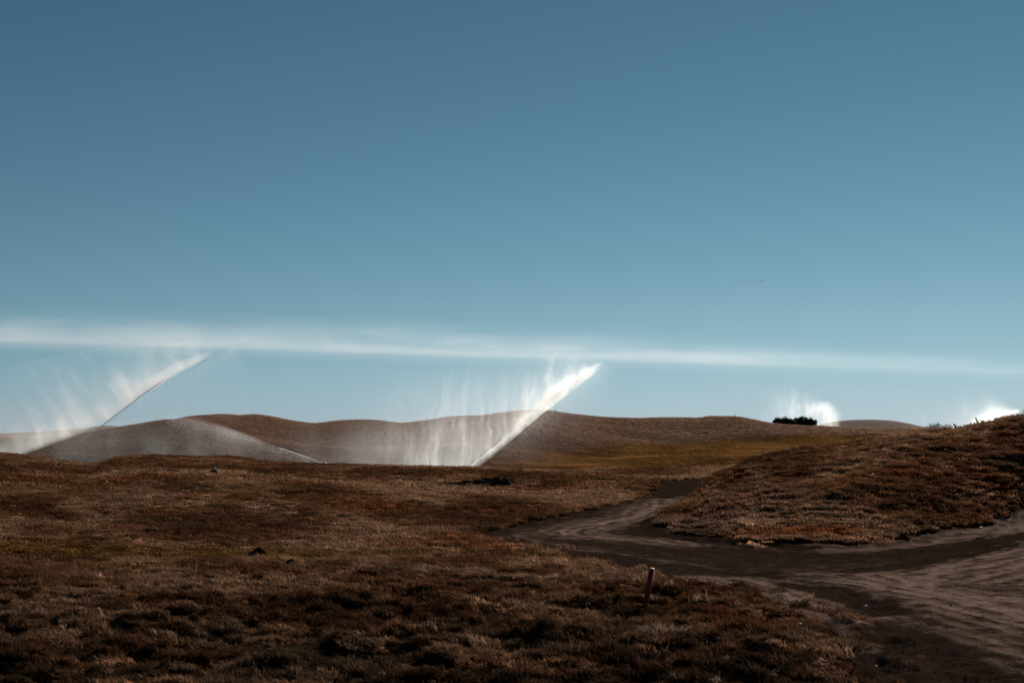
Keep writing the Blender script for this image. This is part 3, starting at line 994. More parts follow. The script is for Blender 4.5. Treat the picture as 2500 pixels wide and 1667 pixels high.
for q in np.concatenate([RNG.choice(pool, 1300), RNG.choice(edge, 1800)]):
    s = RNG.uniform(0.003, 0.011) * (1.8 if RNG.uniform() < 0.04 else 1.0)
    k = len(crumb_v)
    pts_ = ico * s * RNG.uniform(0.7, 1.3, (5, 3)) + np.array([tx[q] + RNG.normal(0, .02), ty[q] + RNG.normal(0, .02), tz[q] + s * 0.4])
    crumb_v += pts_.tolist()
    crumb_f += [(a + k, b + k, c + k) for a, b, c in icf]
o = link('soil_crumbs', mesh_np('soil_crumbs', crumb_v, crumb_f, False), None, M_CRUMB)
prop(o, 'scattered dark crumbs and clods of soil on the dirt track', 'soil', kind='stuff')

# ------------------------------------------------------------------ posts far off
def small_post(px, py_top, py_foot, r, w, label):
    f, t = world_at(px, py_foot, r), world_at(px, py_top, r)
    gz_ = ground_z(f.x, f.y)
    p_ = empty('wooden_post', (f.x, f.y, gz_))
    bm = bmesh.new()
    h = max(t.z - gz_, 0.5)
    tube(bm, [(0, 0, -0.3), (0, 0, h * 0.5), (0.01, 0, h * 0.96), (0.01, 0, h)], [w, w, w * 0.97, w * 0.7], 8)
    link('post', bm_mesh('post', bm), p_, M_WOOD)
    prop(p_, label, 'post', 'small dark posts on the hills')
small_post(2217, 1040, 1050, 235, 0.055, 'dark wooden post on the far plain in front of the pale round hill')
small_post(1356, 999, 1005, 260, 0.05, 'thin post on the crest of the central hill right of the water jet')
small_post(1794, 1012, 1017, 260, 0.045, 'thin short post on the hilltop left of the dark bushes')

# ------------------------------------------------------------------ irrigation heads
def sprinkler(x, y, z, yaw, label):
    s = empty('sprinkler', (x, y, z), yaw)
    bm = bmesh.new(); tube(bm, [(0, 0, -0.15), (0, 0, 0.04), (0, 0, 0.05)], [0.09, 0.09, 0.06], 12)
    link('housing', bm_mesh('housing', bm), s, M_WOOD)
    bm = bmesh.new(); tube(bm, [(0, 0, 0.05), (0, 0, 0.22)], [0.03, 0.03], 10)
    link('riser', bm_mesh('riser', bm), s, M_METAL)
    bm = bmesh.new(); tube(bm, [(-0.03, 0, 0.22), (0.03, 0, 0.25), (0.16, 0, 0.33)], [0.035, 0.04, 0.02], 10)
    nz = link('nozzle', bm_mesh('nozzle', bm), s, M_METAL)
    bm = bmesh.new(); tube(bm, [(-0.02, 0, 0.25), (0.04, 0, 0.36), (0.15, 0, 0.40)], [0.008, 0.008, 0.012], 6)
    link('swing_arm', bm_mesh('swing_arm', bm), nz, M_METAL)
    prop(s, label, 'sprinkler', 'irrigation sprinklers')
    return s

# a closed pop-up head out in the near rough
x, y = ground_pt(523, 1158)
hd = empty('valve_box', (x, y, ground_z(x, y)))
bm = bmesh.new(); tube(bm, [(0, 0, -0.1), (0, 0, 0.16), (0, 0, 0.22)], [0.17, 0.15, 0.07], 10)
link('housing', bm_mesh('housing', bm), hd, M_WOOD)
bm = bmesh.new(); tube(bm, [(0.02, 0, 0.20), (0.02, 0, 0.27), (0.02, 0, 0.29)], [0.04, 0.04, 0.02], 10)
link('cap', bm_mesh('cap', bm), hd, M_PEBBLE)
prop(hd, 'small dark irrigation box with a white cap on the left slope', 'irrigation box')

# ------------------------------------------------------------------ shrubs
def leaf_cloud(n, blobs, size, rng):
    V, Fc = [], []
    w = np.array([b[3] * b[4] for b in blobs]); w = w / w.sum()
    which = rng.choice(len(blobs), n, p=w)
    for i in range(n):
        bx, by, bz, rx, rz = blobs[which[i]]
        d = rng.normal(0, 1, 3); d /= np.linalg.norm(d)
        rr = rng.uniform(0.25, 1.08) ** 0.6
        c = np.array([bx, by, bz]) + d * np.array([rx, rx, rz]) * rr
        if c[2] < 0.02: c[2] = abs(c[2]) * 0.4
        u = rng.normal(0, 1, 3); u /= np.linalg.norm(u)
        v = np.cross(u, rng.normal(0, 1, 3)); v /= np.linalg.norm(v) + 1e-9
        s = size * rng.uniform(0.5, 1.4)
        k = len(V)
        V += [c - u * s, c + v * s * 0.35, c + u * s, c - v * s * 0.35]
        Fc.append((k, k + 1, k + 2, k + 3))
    return np.array(V), np.array(Fc)

def leaf_mat(name, col):
    m, nt, out = new_mat(name)
    p = nt.nodes.new('ShaderNodeBsdfPrincipled')
    x, y, z = coords(nt)
    n = noise(nt, x, y, z, 2.5, 3)
    c = scale_col(nt, col, n * 1.2 + 0.4)
    nt.links.new(c, p.inputs['Base Color']); p.inputs['Roughness'].default_value = 0.6
    t = nt.nodes.new('ShaderNodeBsdfTranslucent'); nt.links.new(c, t.inputs['Color'])
    mx = nt.nodes.new('ShaderNodeMixShader'); mx.inputs[0].default_value = 0.2
    nt.links.new(p.outputs[0], mx.inputs[1]); nt.links.new(t.outputs[0], mx.inputs[2])
    nt.links.new(mx.outputs[0], out.inputs['Surface'])
    return m
M_LEAF = leaf_mat('dark_leaves', (0.012, 0.013, 0.010))
M_TWIG = leaf_mat('grey_twigs', (0.085, 0.066, 0.066))

def shrub(px, py, r, w, h, n, seed, label, group, mat, size=0.13, twiggy=False):
    a_ = float(ray(px, py)[0]); rr_ = np.arange(232.0, 276.0, 0.25)
    zz_ = terrain_height(rr_ * np.sin(a_), rr_ * np.cos(a_))
    r = float(rr_[np.argmax((zz_ - EYE) / rr_)]) - 1.0
    p0 = world_at(px, py, r)
    g = ground_z(p0.x, p0.y) - 0.03
    s = empty('shrub', (p0.x, p0.y, g))
    rng = np.random.default_rng(seed)
    blobs = []
    for k in range(9):
        bx = (k / 8 - 0.5) * w * 0.95 + rng.uniform(-0.05, 0.05) * w
        hh = h * rng.uniform(0.5, 1.12) * (1 - 0.5 * abs(2 * bx / w) ** 2 * 0.8)
        blobs.append((bx, rng.uniform(-0.2, 0.2) * w, hh * 0.48, w * rng.uniform(0.13, 0.2), hh * 0.52))
    V, Fc = leaf_cloud(n, blobs, size, rng)
    f = link('foliage', mesh_np('foliage', V, Fc, False), s, mat); f['kind'] = 'stuff'
    bm = bmesh.new()
    for k in range(26 if twiggy else 16):
        bx = rng.uniform(-0.42, 0.42) * w
        tx_ = bx + rng.uniform(-0.35, 0.35)
        hh = h * rng.uniform(0.85, 1.38) * (1 - 0.5 * abs(bx / w))
        tube(bm, [(bx * 0.6, 0, -0.05), (bx, rng.uniform(-.2, .2), hh * 0.5), (tx_, rng.uniform(-.3, .3), hh)], [0.03, 0.02, 0.008], 5)
    st = link('stems', bm_mesh('stems', bm), s, M_BARK); st['kind'] = 'stuff'
    prop(s, label, 'shrub', group)
G1 = 'dark shrubs on the far ridge'
shrub(1908, 1037, 262, 2.7, 1.25, 3600, 21, 'lowest dark shrub of the far clump, at its hill side end', G1, M_LEAF)
shrub(1932, 1039, 262, 2.9, 1.6, 3600, 22, 'dark shrub between the lowest shrub and the tallest shrub of the clump', G1, M_LEAF)
shrub(1956, 1040, 261, 2.8, 1.75, 3800, 23, 'tallest dark shrub in the middle of the far clump', G1, M_LEAF)
shrub(1975, 1041, 261, 2.3, 1.6, 3400, 24, 'rounded dark shrub at the clump end facing the pale round hill', G1, M_LEAF)
G2 = 'grey bare shrubs beyond the mound'
shrub(2282, 1046, 262, 2.6, 1.0, 1500, 31, 'wide grey leafless shrub beyond the mound', G2, M_TWIG, 0.07, True)
shrub(2312, 1047, 262, 1.8, 0.75, 800, 32, 'smaller grey leafless shrub next to the mound crest', G2, M_TWIG, 0.07, True)

# ------------------------------------------------------------------ weeds on the crest of the mound
def weed(px, pts, label, leaves=()):
    """pts: pixel polyline from the root up"""
    a = pxaz(px, 1040)
    r = float(np.interp(a, mc_a, mc_r)) + 0.3
    root = world_at(pts[0][0], pts[0][1], r)
    g = ground_z(root.x, root.y)
    wd = empty('dry_weed', (root.x, root.y, g + 0.02))
    wd.scale = (1.25, 1.0, 1.5)
    P = [world_at(q[0], q[1], r) - root for q in pts]
    P[0].z -= 0.1
    bm = bmesh.new()
    tube(bm, P, [0.030 - 0.016 * i / max(len(P) - 1, 1) for i in range(len(P))], 6)
    link('stem', bm_mesh('stem', bm), wd, M_BARK)
    for (a0, b0, wpx) in leaves:
        A, B = world_at(a0[0], a0[1], r) - root, world_at(b0[0], b0[1], r) - root
        bm = bmesh.new()
        w_ = wpx / F * r
        tube(bm, [A, (A * 0.6 + B * 0.4), (A * 0.3 + B * 0.7), B], [w_ * 0.3, w_ * 0.55, w_ * 0.5, w_ * 0.15], 6)
        link('leaf', bm_mesh('leaf', bm), wd, M_BARK)
    prop(wd, label, 'weed', 'dry weeds on the mound crest')
weed(2389, [(2390, 1037), (2389, 1032), (2387, 1029), (2383, 1022)], 'tallest bent dry weed with hanging leaves on the mound crest',
     [((2388, 1030), (2385, 1034), 2.5), ((2388, 1030), (2391, 1032), 2.0), ((2389, 1034), (2391, 1033), 1.6)])
weed(2370, [(2370.5, 1039), (2370.3, 1034), (2370.3, 1030)], 'short upright dry weed with a side twig on the mound crest', [((2370.5, 1036), (2366.5, 1035.5), 1.0), ((2370.3, 1033), (2370.4, 1031), 1.4)])
weed(2335, [(2337, 1046), (2334, 1042.5), (2331, 1040), (2329.5, 1038)], 'low dry weed leaning over where the mound crest meets the plain', [((2334, 1042.5), (2336, 1043.5), 1.5), ((2331.5, 1041), (2332.5, 1040), 1.5)])

# ------------------------------------------------------------------ birds flying in a line
def bird_mesh():
    bm = bmesh.new()
    tube(bm, [(0.42, 0, 0.02), (0.30, 0, 0.03), (0.12, 0, 0.0), (-0.12, 0, 0.0), (-0.34, 0, 0.0), (-0.5, 0, -0.01)], [0.025, 0.04, 0.10, 0.11, 0.06, 0.02], 8)
    body = bm_mesh('bird_body', bm)
    wings = []
    for s in (-1, 1):
        bm = bmesh.new()
        rows = [(0.06, 0.16, -0.16, 0.02), (0.4, 0.17, -0.13, 0.12), (0.75, 0.08, -0.12, 0.10), (1.0, -0.02, -0.08, 0.02)]
        v = [[bm.verts.new((f, s * y, z)), bm.verts.new((b, s * y, z - 0.01)), bm.verts.new(((f + b) / 2, s * y, z + 0.025))] for y, f, b, z in rows]
        for A, B in zip(v, v[1:]):
            bm.faces.new((A[0], B[0], B[2], A[2])); bm.faces.new((A[2], B[2], B[1], A[1])); bm.faces.new((A[1], B[1], B[0], A[0]))
        bm.faces.new(v[0]); bm.faces.new(v[-1])
        bmesh.ops.recalc_face_normals(bm, faces=bm.faces[:])
        wings.append(bm_mesh('bird_wing', bm))
    for m in [body] + wings: m.materials.append(M_BIRD)
    return body, wings
bd, wgs = bird_mesh()
bx_list = [1795.5, 1798, 1800.5, 1803, 1805.5, 1808.5, 1811.5, 1814.5, 1817.5, 1820.5, 1823, 1825.5, 1828, 1830.5, 1834, 1837, 1840, 1843.5, 1847.2, 1851.5, 1854.5, 1857, 1859.5, 1861.5, 1864, 1866.5, 1869]
for k, bx in enumerate(bx_list):
    by = np.interp(bx, [1795, 1803, 1815, 1830, 1838, 1842, 1847, 1851, 1856, 1870], [688.4, 688.0, 687.2, 687.4, 685.6, 685.4, 684.4, 684.6, 685.8, 685.3]) + random.uniform(-.3, .3)
    w = world_at(bx, by, 1350 + random.uniform(-6, 6))
    b = empty('bird', w, random.uniform(-0.25, 0.25))
    s = random.uniform(0.85, 1.05)
    b.scale = (s, s, s)
    link('body', bd, b); link('wing', wgs[0], b); link('wing', wgs[1], b)
    fl = random.uniform(-0.3, 0.5)
    b.children[1].rotation_euler = (-fl, 0, 0); b.children[2].rotation_euler = (fl, 0, 0)
    prop(b, 'tiny dark bird flying in the long line high in the sky', 'bird', 'birds flying in a line')

# ------------------------------------------------------------------ water: jets with spray and drifting mist
M_WATER, nt, out = new_mat('spray_water')
p = nt.nodes.new('ShaderNodeBsdfPrincipled')
p.inputs['Base Color'].default_value = (0.9, 0.92, 0.95, 1)
p.inputs['Roughness'].default_value = 0.25
p.inputs['IOR'].default_value = 1.33
p.inputs['Transmission Weight'].default_value = 0.55
x, y, z = coords(nt)
nt.links.new(bump(nt, noise(nt, x, y, z, 9, 3), 1.0, 0.05), p.inputs['Normal'])
nt.links.new(p.outputs[0], out.inputs['Surface'])
M_DROP, nt, out = new_mat('droplets')
d1 = nt.nodes.new('ShaderNodeBsdfDiffuse'); d1.inputs[0].default_value = (0.9, 0.9, 0.9, 1)
d2 = nt.nodes.new('ShaderNodeBsdfTranslucent'); d2.inputs[0].default_value = (0.95, 0.95, 0.95, 1)
mx = nt.nodes.new('ShaderNodeMixShader'); mx.inputs[0].default_value = 0.75
nt.links.new(d1.outputs[0], mx.inputs[1]); nt.links.new(d2.outputs[0], mx.inputs[2]); nt.links.new(mx.outputs[0], out.inputs['Surface'])

def vol_mat(name, fn, g=0.68, step=0.3, color=(1, 0.985, 0.965)):
    m, nt, out = new_mat(name)
    v = nt.nodes.new('ShaderNodeVolumePrincipled')
    v.inputs['Color'].default_value = color + (1,)
    v.inputs['Anisotropy'].default_value = g
    x, y, z = coords(nt)
    d = fn(nt, x, y, z)
    nt.links.new(d.max(0.0).s, v.inputs['Density'])
    nt.links.new(v.outputs[0], out.inputs['Volume'])
    m.cycles.volume_step_rate = step
    return m

class Jet:
    """a jet in a vertical plane square to the line of sight; local x runs along the plane, y away from the camera, z up"""
    def __init__(s, px, py, r, label, on_ground=True):
        p = world_at(px, py, r)
        s.yaw = -float(ray(px, py)[0])
        s.o = empty('water_jet', p, s.yaw)
        s.m = Matrix.Translation(p) @ Matrix.Rotation(s.yaw, 4, 'Z')
        s.inv = s.m.inverted()
        prop(s.o, label, 'water jet', 'irrigation water jets')
    def loc(s, px, py):
        a, t = ray(px, py)
        d = Vector((math.sin(float(a)), math.cos(float(a)), float(t)))
        o_ = s.inv @ Vector((0, 0, EYE)); dl = s.inv.to_3x3() @ d
        k = -o_.y / dl.y
        q = o_ + dl * k
        return q.x, q.z
    def stream(s, pts, r0, r1, seed=0, mat=None):
        rng = random.Random(seed)
        P = [s.loc(*q) for q in pts]
        xs = np.array([q[0] for q in P]); zs = np.array([q[1] for q in P])
        t = np.linspace(0, 1, len(xs)); tt = np.linspace(0, 1, 90)
        X_, Z_ = np.interp(tt, t, xs), np.interp(tt, t, zs)
        k = np.ones(9) / 9
        X_ = np.convolve(np.pad(X_, 4, 'edge'), k, 'valid'); Z_ = np.convolve(np.pad(Z_, 4, 'edge'), k, 'valid')
        bm = bmesh.new()
        tube(bm, [(X_[i] + rng.gauss(0, r1 * .35 * tt[i]), rng.gauss(0, r1 * .3 * tt[i]), Z_[i] + rng.gauss(0, r1 * .35 * tt[i])) for i in range(90)],
             [(r0 + (r1 - r0) * tt[i]) * rng.uniform(0.65, 1.35) * (1 if i < 86 else 0.4) for i in range(90)], 7)
        link('stream', bm_mesh('stream', bm), s.o, mat or M_WATER)
    def droplets(s, pts, n, size, spread, fall, seed=0, t0=0.2):
        """pts: pixel polyline along the jet; drops spread around and fall below it"""
        rng = np.random.default_rng(seed)
        P = np.array([s.loc(*q) for q in pts])
        t = rng.uniform(t0, 1, n) ** 0.8 * (len(P) - 1)
        i = np.minimum(t.astype(int), len(P) - 2); f = (t - i)[:, None]
        c = P[i] * (1 - f) + P[i + 1] * f
        tn = (t / (len(P) - 1))
        x_ = c[:, 0] + rng.normal(0, spread, n) * tn + fall[0] * rng.exponential(0.4, n)
        z_ = c[:, 1] + rng.normal(0, spread, n) * tn - fall[1] * rng.exponential(0.45, n)
        y_ = rng.normal(0, spread * 1.6, n) * tn
        sz = size * rng.uniform(0.5, 1.5, n)
        T4 = np.array([(1, 0, 0.15), (-0.5, 0.85, 0), (-0.5, -0.85, 0)])
        rot = rng.normal(0, 1, (n, 3, 3)); 
        q, _ = np.linalg.qr(rot)
        V = (np.einsum('nij,kj->nki', q, T4) * sz[:, None, None] + np.stack([x_, y_, z_], 1)[:, None]).reshape(-1, 3)
        Fc = np.arange(n * 3).reshape(-1, 3)
        o = link('droplets', mesh_np('droplets', V, Fc, False), s.o, M_DROP)
        o['kind'] = 'stuff'
    def volume(s, name, outline, depth, fn, g=0.68, step=0.3):
        """closed body: the outline in the jet's plane, thick in the middle"""
        P = [s.loc(*q) for q in outline]
        bm = bmesh.new()
        A = [bm.verts.new((q[0], -depth, q[1])) for q in P]
        B = [bm.verts.new((q[0], depth, q[1])) for q in P]
        bm.faces.new(A); bm.faces.new(B[::-1])
        for i in range(len(P)):
            j = (i + 1) % len(P)
            bm.faces.new((A[j], A[i], B[i], B[j]))
        bmesh.ops.recalc_face_normals(bm, faces=bm.faces[:])
        bmesh.ops.triangulate(bm, faces=bm.faces[:])
        o = link(name, bm_mesh(name, bm, False), s.o, vol_mat(name + '_water', fn, g, step))
        o['kind'] = 'stuff'
        return o

def streaks(nt, x, y, z, fx=1.1, fz=0.16, shear=0.0, detail=3, seed=0.0):
    wx = (noise(nt, x * 0.25 + seed, y * 0.1, z * 0.45, 1.0, 2, 0.5) - 0.5) * 1.3       # gusts bend the falling threads
    n = noise(nt, (x + wx + z * shear) * fx + seed, y * 0.5, z * fz, 1.0, detail, 0.62, 0.2)
    m = noise(nt, x * 0.45 + seed * 2.0, y * 0.3, z * 0.38 + 11.0, 1.0, 3, 0.6)
    return ((n - 0.40) * 3.6).max(0.0).pow(1.8) * (m.sm(0.3, 0.65) * 1.4 + 0.15)

# --- the tall white jet in the middle
j2 = Jet(1136, 1148, 112, 'tall bright white water jet with a spear shaped tip at the centre')
J2 = [(1136, 1146), (1240, 1062), (1312, 1001), (1401, 936), (1466, 886)]
e2 = j2.loc(1466, 886)
SL2 = e2[1] / e2[0]; X2 = e2[0]
def core2(nt, x, y, z):
    wob = (noise(nt, x * 1.6, y, z * 1.6, 1.0, 3, 0.6) - 0.5)
    t0 = (x / X2).sm(0.1, 0.6)
    grit = noise(nt, x * 6.0, y * 4.0, z * 6.0, 1.0, 3, 0.7) - 0.5
    d = z - x * SL2 + wob * 0.55 + grit * 0.35 + (noise(nt, x * 0.7 + 2.0, 0.0, z * 0.7, 1.0, 2) - 0.5) * 0.8 * t0
    t = x / X2
    w = 0.14 + t.sm(0.15, 0.70) * t.sm(1.03, 0.70) * 1.30
    edge = d.sm(-0.75, 0.35)
    feather = streaks(nt, x, y, z, 1.5, 0.30, -0.15, 4, 6.0) * 1.3 + 0.12
    puff = 0.35 + noise(nt, x * 0.9 + 3.0, y, z * 0.9, 1.0, 4, 0.65).sm(0.35, 0.65) * 1.1
    solid = (-((d.max(0.0) / (w * 0.55)).pow(2.0))).exp()
    return edge * (solid + (-(d.max(0.0) / w)).exp() * feather * 0.8) * (0.8 + t.sm(0.05, 0.5) * 1.0) * puff * (0.7 + grit * 1.2) * t.sm(1.05, 0.80) * x.sm(-0.4, 0.3) * y.abs().sm(1.3, 0.2)
j2.volume('spray', [(1120, 1150), (1112, 1120), (1160, 1030), (1190, 960), (1230, 890), (1310, 850), (1400, 842), (1474, 858), (1478, 890), (1410, 946), (1325, 1010), (1246, 1078), (1160, 1150)], 1.3, core2, 0.70, 0.35)
def mist2(nt, x, y, z):
    d = z - x * SL2
    st = streaks(nt, x, y, z, 1.05, 0.13, -0.10, 3, 4.0)
    fine = streaks(nt, x, y, z, 2.6, 0.22, -0.05, 3, 9.0)
    low = z.sm(5.2, 1.2)
    upper = z.sm(9.6, 4.5)
    left = x.sm(-10.4, -1.0)
    near = (-(d.max(0.0) / 4.0)).exp()
    right = x.sm(11.0, 9.0)
    return d.sm(-0.25, 0.5) * (0.080 + st * 0.13 + fine * 0.13) * upper * left * right * (0.24 + near * 1.1 + low * 0.42) * y.abs().sm(2.2, 0.3) + z.sm(4.6, 0.8) * x.sm(-19.0, -3.0) * x.sm(3.0, -1.0) * (0.3 + noise(nt, x * 0.3, y * 0.2, z * 0.2, 1.0, 3).sm(0.3, 0.7)) * 0.075 * y.abs().sm(2.2, 0.3)
j2.volume('mist', [(560, 1152), (560, 1040), (700, 1000), (820, 940), (870, 900), (1000, 868), (1200, 855), (1440, 868), (1470, 890), (1400, 950), (1320, 1012), (1240, 1078), (1150, 1152)], 2.2, mist2, 0.68, 0.35)
def fall2(nt, x, y, z):
    d = x * SL2 - z
    gr = noise(nt, x * 5.0, y * 5.0, z * 3.0, 1.0, 2, 0.6).sm(0.35, 0.75)
    return d.sm(-0.1, 0.6) * (-(d.max(0.0) / 1.5)).exp() * x.sm(0.0, 6.0) * x.sm(12.6, 10.2) * gr * 0.16 * y.abs().sm(1.8, 0.3)
j2.volume('falling_drops', [(1150, 1150), (1246, 1080), (1326, 1012), (1402, 948), (1470, 892), (1505, 890), (1510, 960), (1480, 1060), (1420, 1148)], 1.8, fall2, 0.68, 0.4)
j2.droplets(J2, 6500, 0.012, 0.36, (0.3, 1.3), 6, 0.25)

# --- the long dark-edged jet on the left
j1 = Jet(143, 1126, 116, 'long curved water jet on the left with a dark lower edge and drifting mist')
J1 = [(143, 1124), (195, 1080), (246, 1041), (307, 995), (350, 962), (404, 925), (450, 900), (496, 878)]
ea, eb = j1.loc(307, 995), j1.loc(496, 878)
B_1 = (ea[1] / ea[0] - eb[1] / eb[0]) / (eb[0] - ea[0]); A_1 = ea[1] / ea[0] + B_1 * ea[0]; X1 = eb[0]
l0, l1 = j1.loc(59, 1111), j1.loc(256, 1036)
LS = (l1[1] - l0[1]) / (l1[0] - l0[0])
def core1(nt, x, y, z):
    zj = x * A_1 - x * x * B_1
    d = z - zj + (noise(nt, x * 1.7, y, z * 1.7, 1.0, 3, 0.6) - 0.5) * 0.35
    t = x / X1
    w = 0.12 + t.sm(0.2, 0.6) * 0.40 * t.sm(1.20, 0.7)
    puff = 0.3 + noise(nt, x * 0.8, y, z * 0.8 + 7.0, 1.0, 4, 0.65).sm(0.35, 0.7)
    return d.sm(-0.12, 0.30) * (-(d.max(0.0) / w)).exp() * (0.25 + t.sm(0.15, 0.75) * 1.5) * puff * t.sm(1.10, 0.90) * y.abs().sm(1.1, 0.2)
j1.volume('spray', [(180, 1090), (170, 1070), (240, 1015), (330, 945), (420, 890), (500, 858), (545, 848), (540, 866), (470, 900), (405, 932), (350, 968), (250, 1045)], 1.1, core1, 0.70, 0.35)
def mist1(nt, x, y, z):
    zj = x * A_1 - x * x * B_1
    zl = x * LS + (l0[1] - l0[0] * LS)
    wob = (noise(nt, x * 0.5, y * 0.3, z * 0.5, 1.0, 3) - 0.5)
    d = z - zj.max(zl) + wob * 0.4
    st = streaks(nt, x, y, z, 0.8, 0.28, 0.55, 4, 2.0)
    near = (-(d.max(0.0) / 1.35)).exp()
    wide = (-(d.max(0.0) / 4.2)).exp()
    t = x / X1
    return d.sm(-0.1, 0.55) * ((0.30 + st * 0.75) * near * t.sm(1.0, 0.45) + (0.015 + st * 0.13) * wide) * x.sm(-9.0, -2.5) * x.sm(15.0, 10.0) * y.abs().sm(2.2, 0.3) * 1.15
j1.volume('mist', [(-140, 1128), (-140, 960), (0, 900), (150, 865), (300, 840), (450, 835), (520, 850), (500, 880), (405, 932), (350, 968), (256, 1040), (59, 1116), (20, 1130)], 2.2, mist1, 0.68, 0.35)
def fall1(nt, x, y, z):
    d = (x * A_1 - x * x * B_1) - z
    gr = noise(nt, x * 5.0, y * 5.0, z * 3.0, 1.0, 2, 0.6).sm(0.35, 0.75)
    return d.sm(0.0, 0.8) * (-(d.max(0.0) / 2.6)).exp() * x.sm(2.0, 10.0) * x.sm(16.8, 12.5) * gr * 0.075 * y.abs().sm(2.0, 0.3)
j1.volume('falling_drops', [(250, 1044), (350, 970), (404, 934), (470, 902), (560, 858), (600, 880), (610, 960), (560, 1050), (300, 1100)], 2.0, fall1, 0.68, 0.4)
j1.stream(J1[:6], 0.022, 0.055, 8)
j1.droplets(J1 + [(540, 862), (575, 848)], 4000, 0.012, 0.22, (0.2, 1.0), 9, 0.3)

# --- the low jet thrown to the left from the visible sprinkler
j3 = Jet(786, 1131, 121, 'low water jet arcing left from the small sprinkler on the ridge')
J3 = [(784, 1130), (740, 1112), (679, 1092), (607, 1063), (536, 1038), (464, 1020), (411, 1018)]
Q3 = np.array([j3.loc(*q) for q in J3])
kx = np.polyfit(-Q3[:, 0], Q3[:, 1], 2, w=[4, 1, 1, 1, 1, 1, 1])
def arc3(x):
    u = -x
    return u * u * float(kx[0]) + u * float(kx[1]) + float(kx[2])
def veil3(nt, x, y, z):
    d = arc3(x) - z
    u = -x
    gr = noise(nt, x * 3.5, y * 2.0, z * 2.0, 1.0, 3, 0.65).sm(0.3, 0.75)
    st = noise(nt, x * 0.35, y * 0.2, z * 0.12, 1.0, 3, 0.55).sm(0.3, 0.7)
    crest = (-(d.max(0.0) / 0.6)).exp() * u.sm(1.0, 9.0) * u.sm(15.5, 8.0) * 0.10 * (0.3 + st * 1.1)
    body = u.sm(1.5, 12.0) * (0.25 + st * 0.75) * 0.058 * u.sm(27.0, 19.0)
    return (d.sm(-0.22, 0.45) * u.sm(13.0, 7.0) + d.sm(-0.3, 3.2) * u.sm(7.0, 13.0)) * (crest + body) * (0.55 + gr * 0.8) * y.abs().sm(2.8, 0.4)
ys3 = [(784, 1138), (784, 1128), (740, 1110), (679, 1090), (607, 1061), (536, 1035), (464, 1016), (411, 1012), (340, 1016), (240, 1034), (120, 1062), (20, 1090), (20, 1138)]
j3.volume('mist', ys3, 2.8, veil3, 0.68, 0.35)
j3.stream(J3[:3], 0.012, 0.02, 10, M_DROP)
j3.droplets(J3, 6500, 0.013, 0.15, (-0.25, 1.2), 12, 0.05)
def base3(nt, x, y, z):
    return (x * x * 6.0 + (z - 0.12) * (z - 0.12) * 16.0 + y * y * 4.0).sm(1.0, 0.1) * noise(nt, x * 4, y * 4, z * 4, 1.0, 3).sm(0.35, 0.6) * 5.0
p3 = world_at(797, 1132, 121)
s3 = sprinkler(p3.x, p3.y, p3.z - 0.15, j3.yaw + math.pi, 'small impact sprinkler throwing the low jet, seen at the near ridge')
bm = bmesh.new(); tube(bm, [(0, 0, -0.9), (0, 0, -0.15)], [0.05, 0.05], 10); link('standpipe', bm_mesh('standpipe', bm), s3, M_METAL)
j3.droplets([(800, 1133), (797, 1127), (793, 1130), (783, 1129.5), (799, 1131), (798, 1134)], 260, 0.02, 0.14, (0.0, 0.15), 14, 0.0)

# --- heads of the two big jets, hidden behind the near ridge
for jj_, lab in ((j1, 'sprinkler behind the left ridge under the curved jet'), (j2, 'sprinkler behind the ridge under the bright white jet')):
    q = jj_.o.location
    gq = ground_z(q.x, q.y)
    s_ = sprinkler(q.x, q.y, q.z - 0.28, jj_.yaw, lab)
    if q.z - 0.28 - gq > 0.1:
        bm = bmesh.new(); tube(bm, [(0, 0, gq - (q.z - 0.28)), (0, 0, -0.15)], [0.05, 0.05], 10)
        link('standpipe', bm_mesh('standpipe', bm), s_, M_METAL)

# --- far puff behind the ridge, by the dark shrubs
j4 = Jet(1975, 1062, 300, 'rounded white burst of spray rising behind the dark shrubs')
c4 = j4.loc(2003, 1040)
def puff4(nt, x, y, z):
    X0, Z0 = x - c4[0], z - c4[1]
    n = noise(nt, x * 0.35, y * 0.2, z * 0.35, 1.0, 4, 0.6) - 0.5
    n5 = noise(nt, x * 1.1, y * 0.5, z * 0.5, 1.0, 4, 0.65) - 0.5
    rad = (X0 * X0 / (4.4 * 4.4) + Z0 * Z0 / (6.2 * 6.2)).pow(0.5) + n * 0.75 + n5 * 0.35
    hollow = ((X0 + 1.2) * (X0 + 1.2) / 7.0 + (Z0 - 1.0) * (Z0 - 1.0) / 9.0).sm(0.0, 1.2) * 0.5 + 0.5
    side = X0.sm(-4.8, -1.0)
    st = streaks(nt, x, y, z, 0.55, 0.10, 0.12, 3, 3.0)
    body = rad.sm(1.02, 0.55) * (0.15 + side * 0.85) * hollow * (0.5 + n5 * 2.0).max(0.08) * 0.25
    wisp = X0.sm(-13.0, -7.5) * X0.sm(1.0, -5.0) * (0.012 + st * 0.09) * Z0.sm(9.6, 2.5)
    return (body * X0.sm(5.4, 4.0) + wisp) * y.abs().sm(2.8, 0.4)
j4.volume('spray', [(1846, 1064), (1848, 950), (1880, 912), (1920, 925), (1960, 962), (2000, 950), (2040, 962), (2062, 1000), (2072, 1064)], 2.8, puff4, 0.70, 0.25)
J4 = [(1975, 1060), (1985, 1000), (2005, 965), (2030, 975), (2048, 1015)]

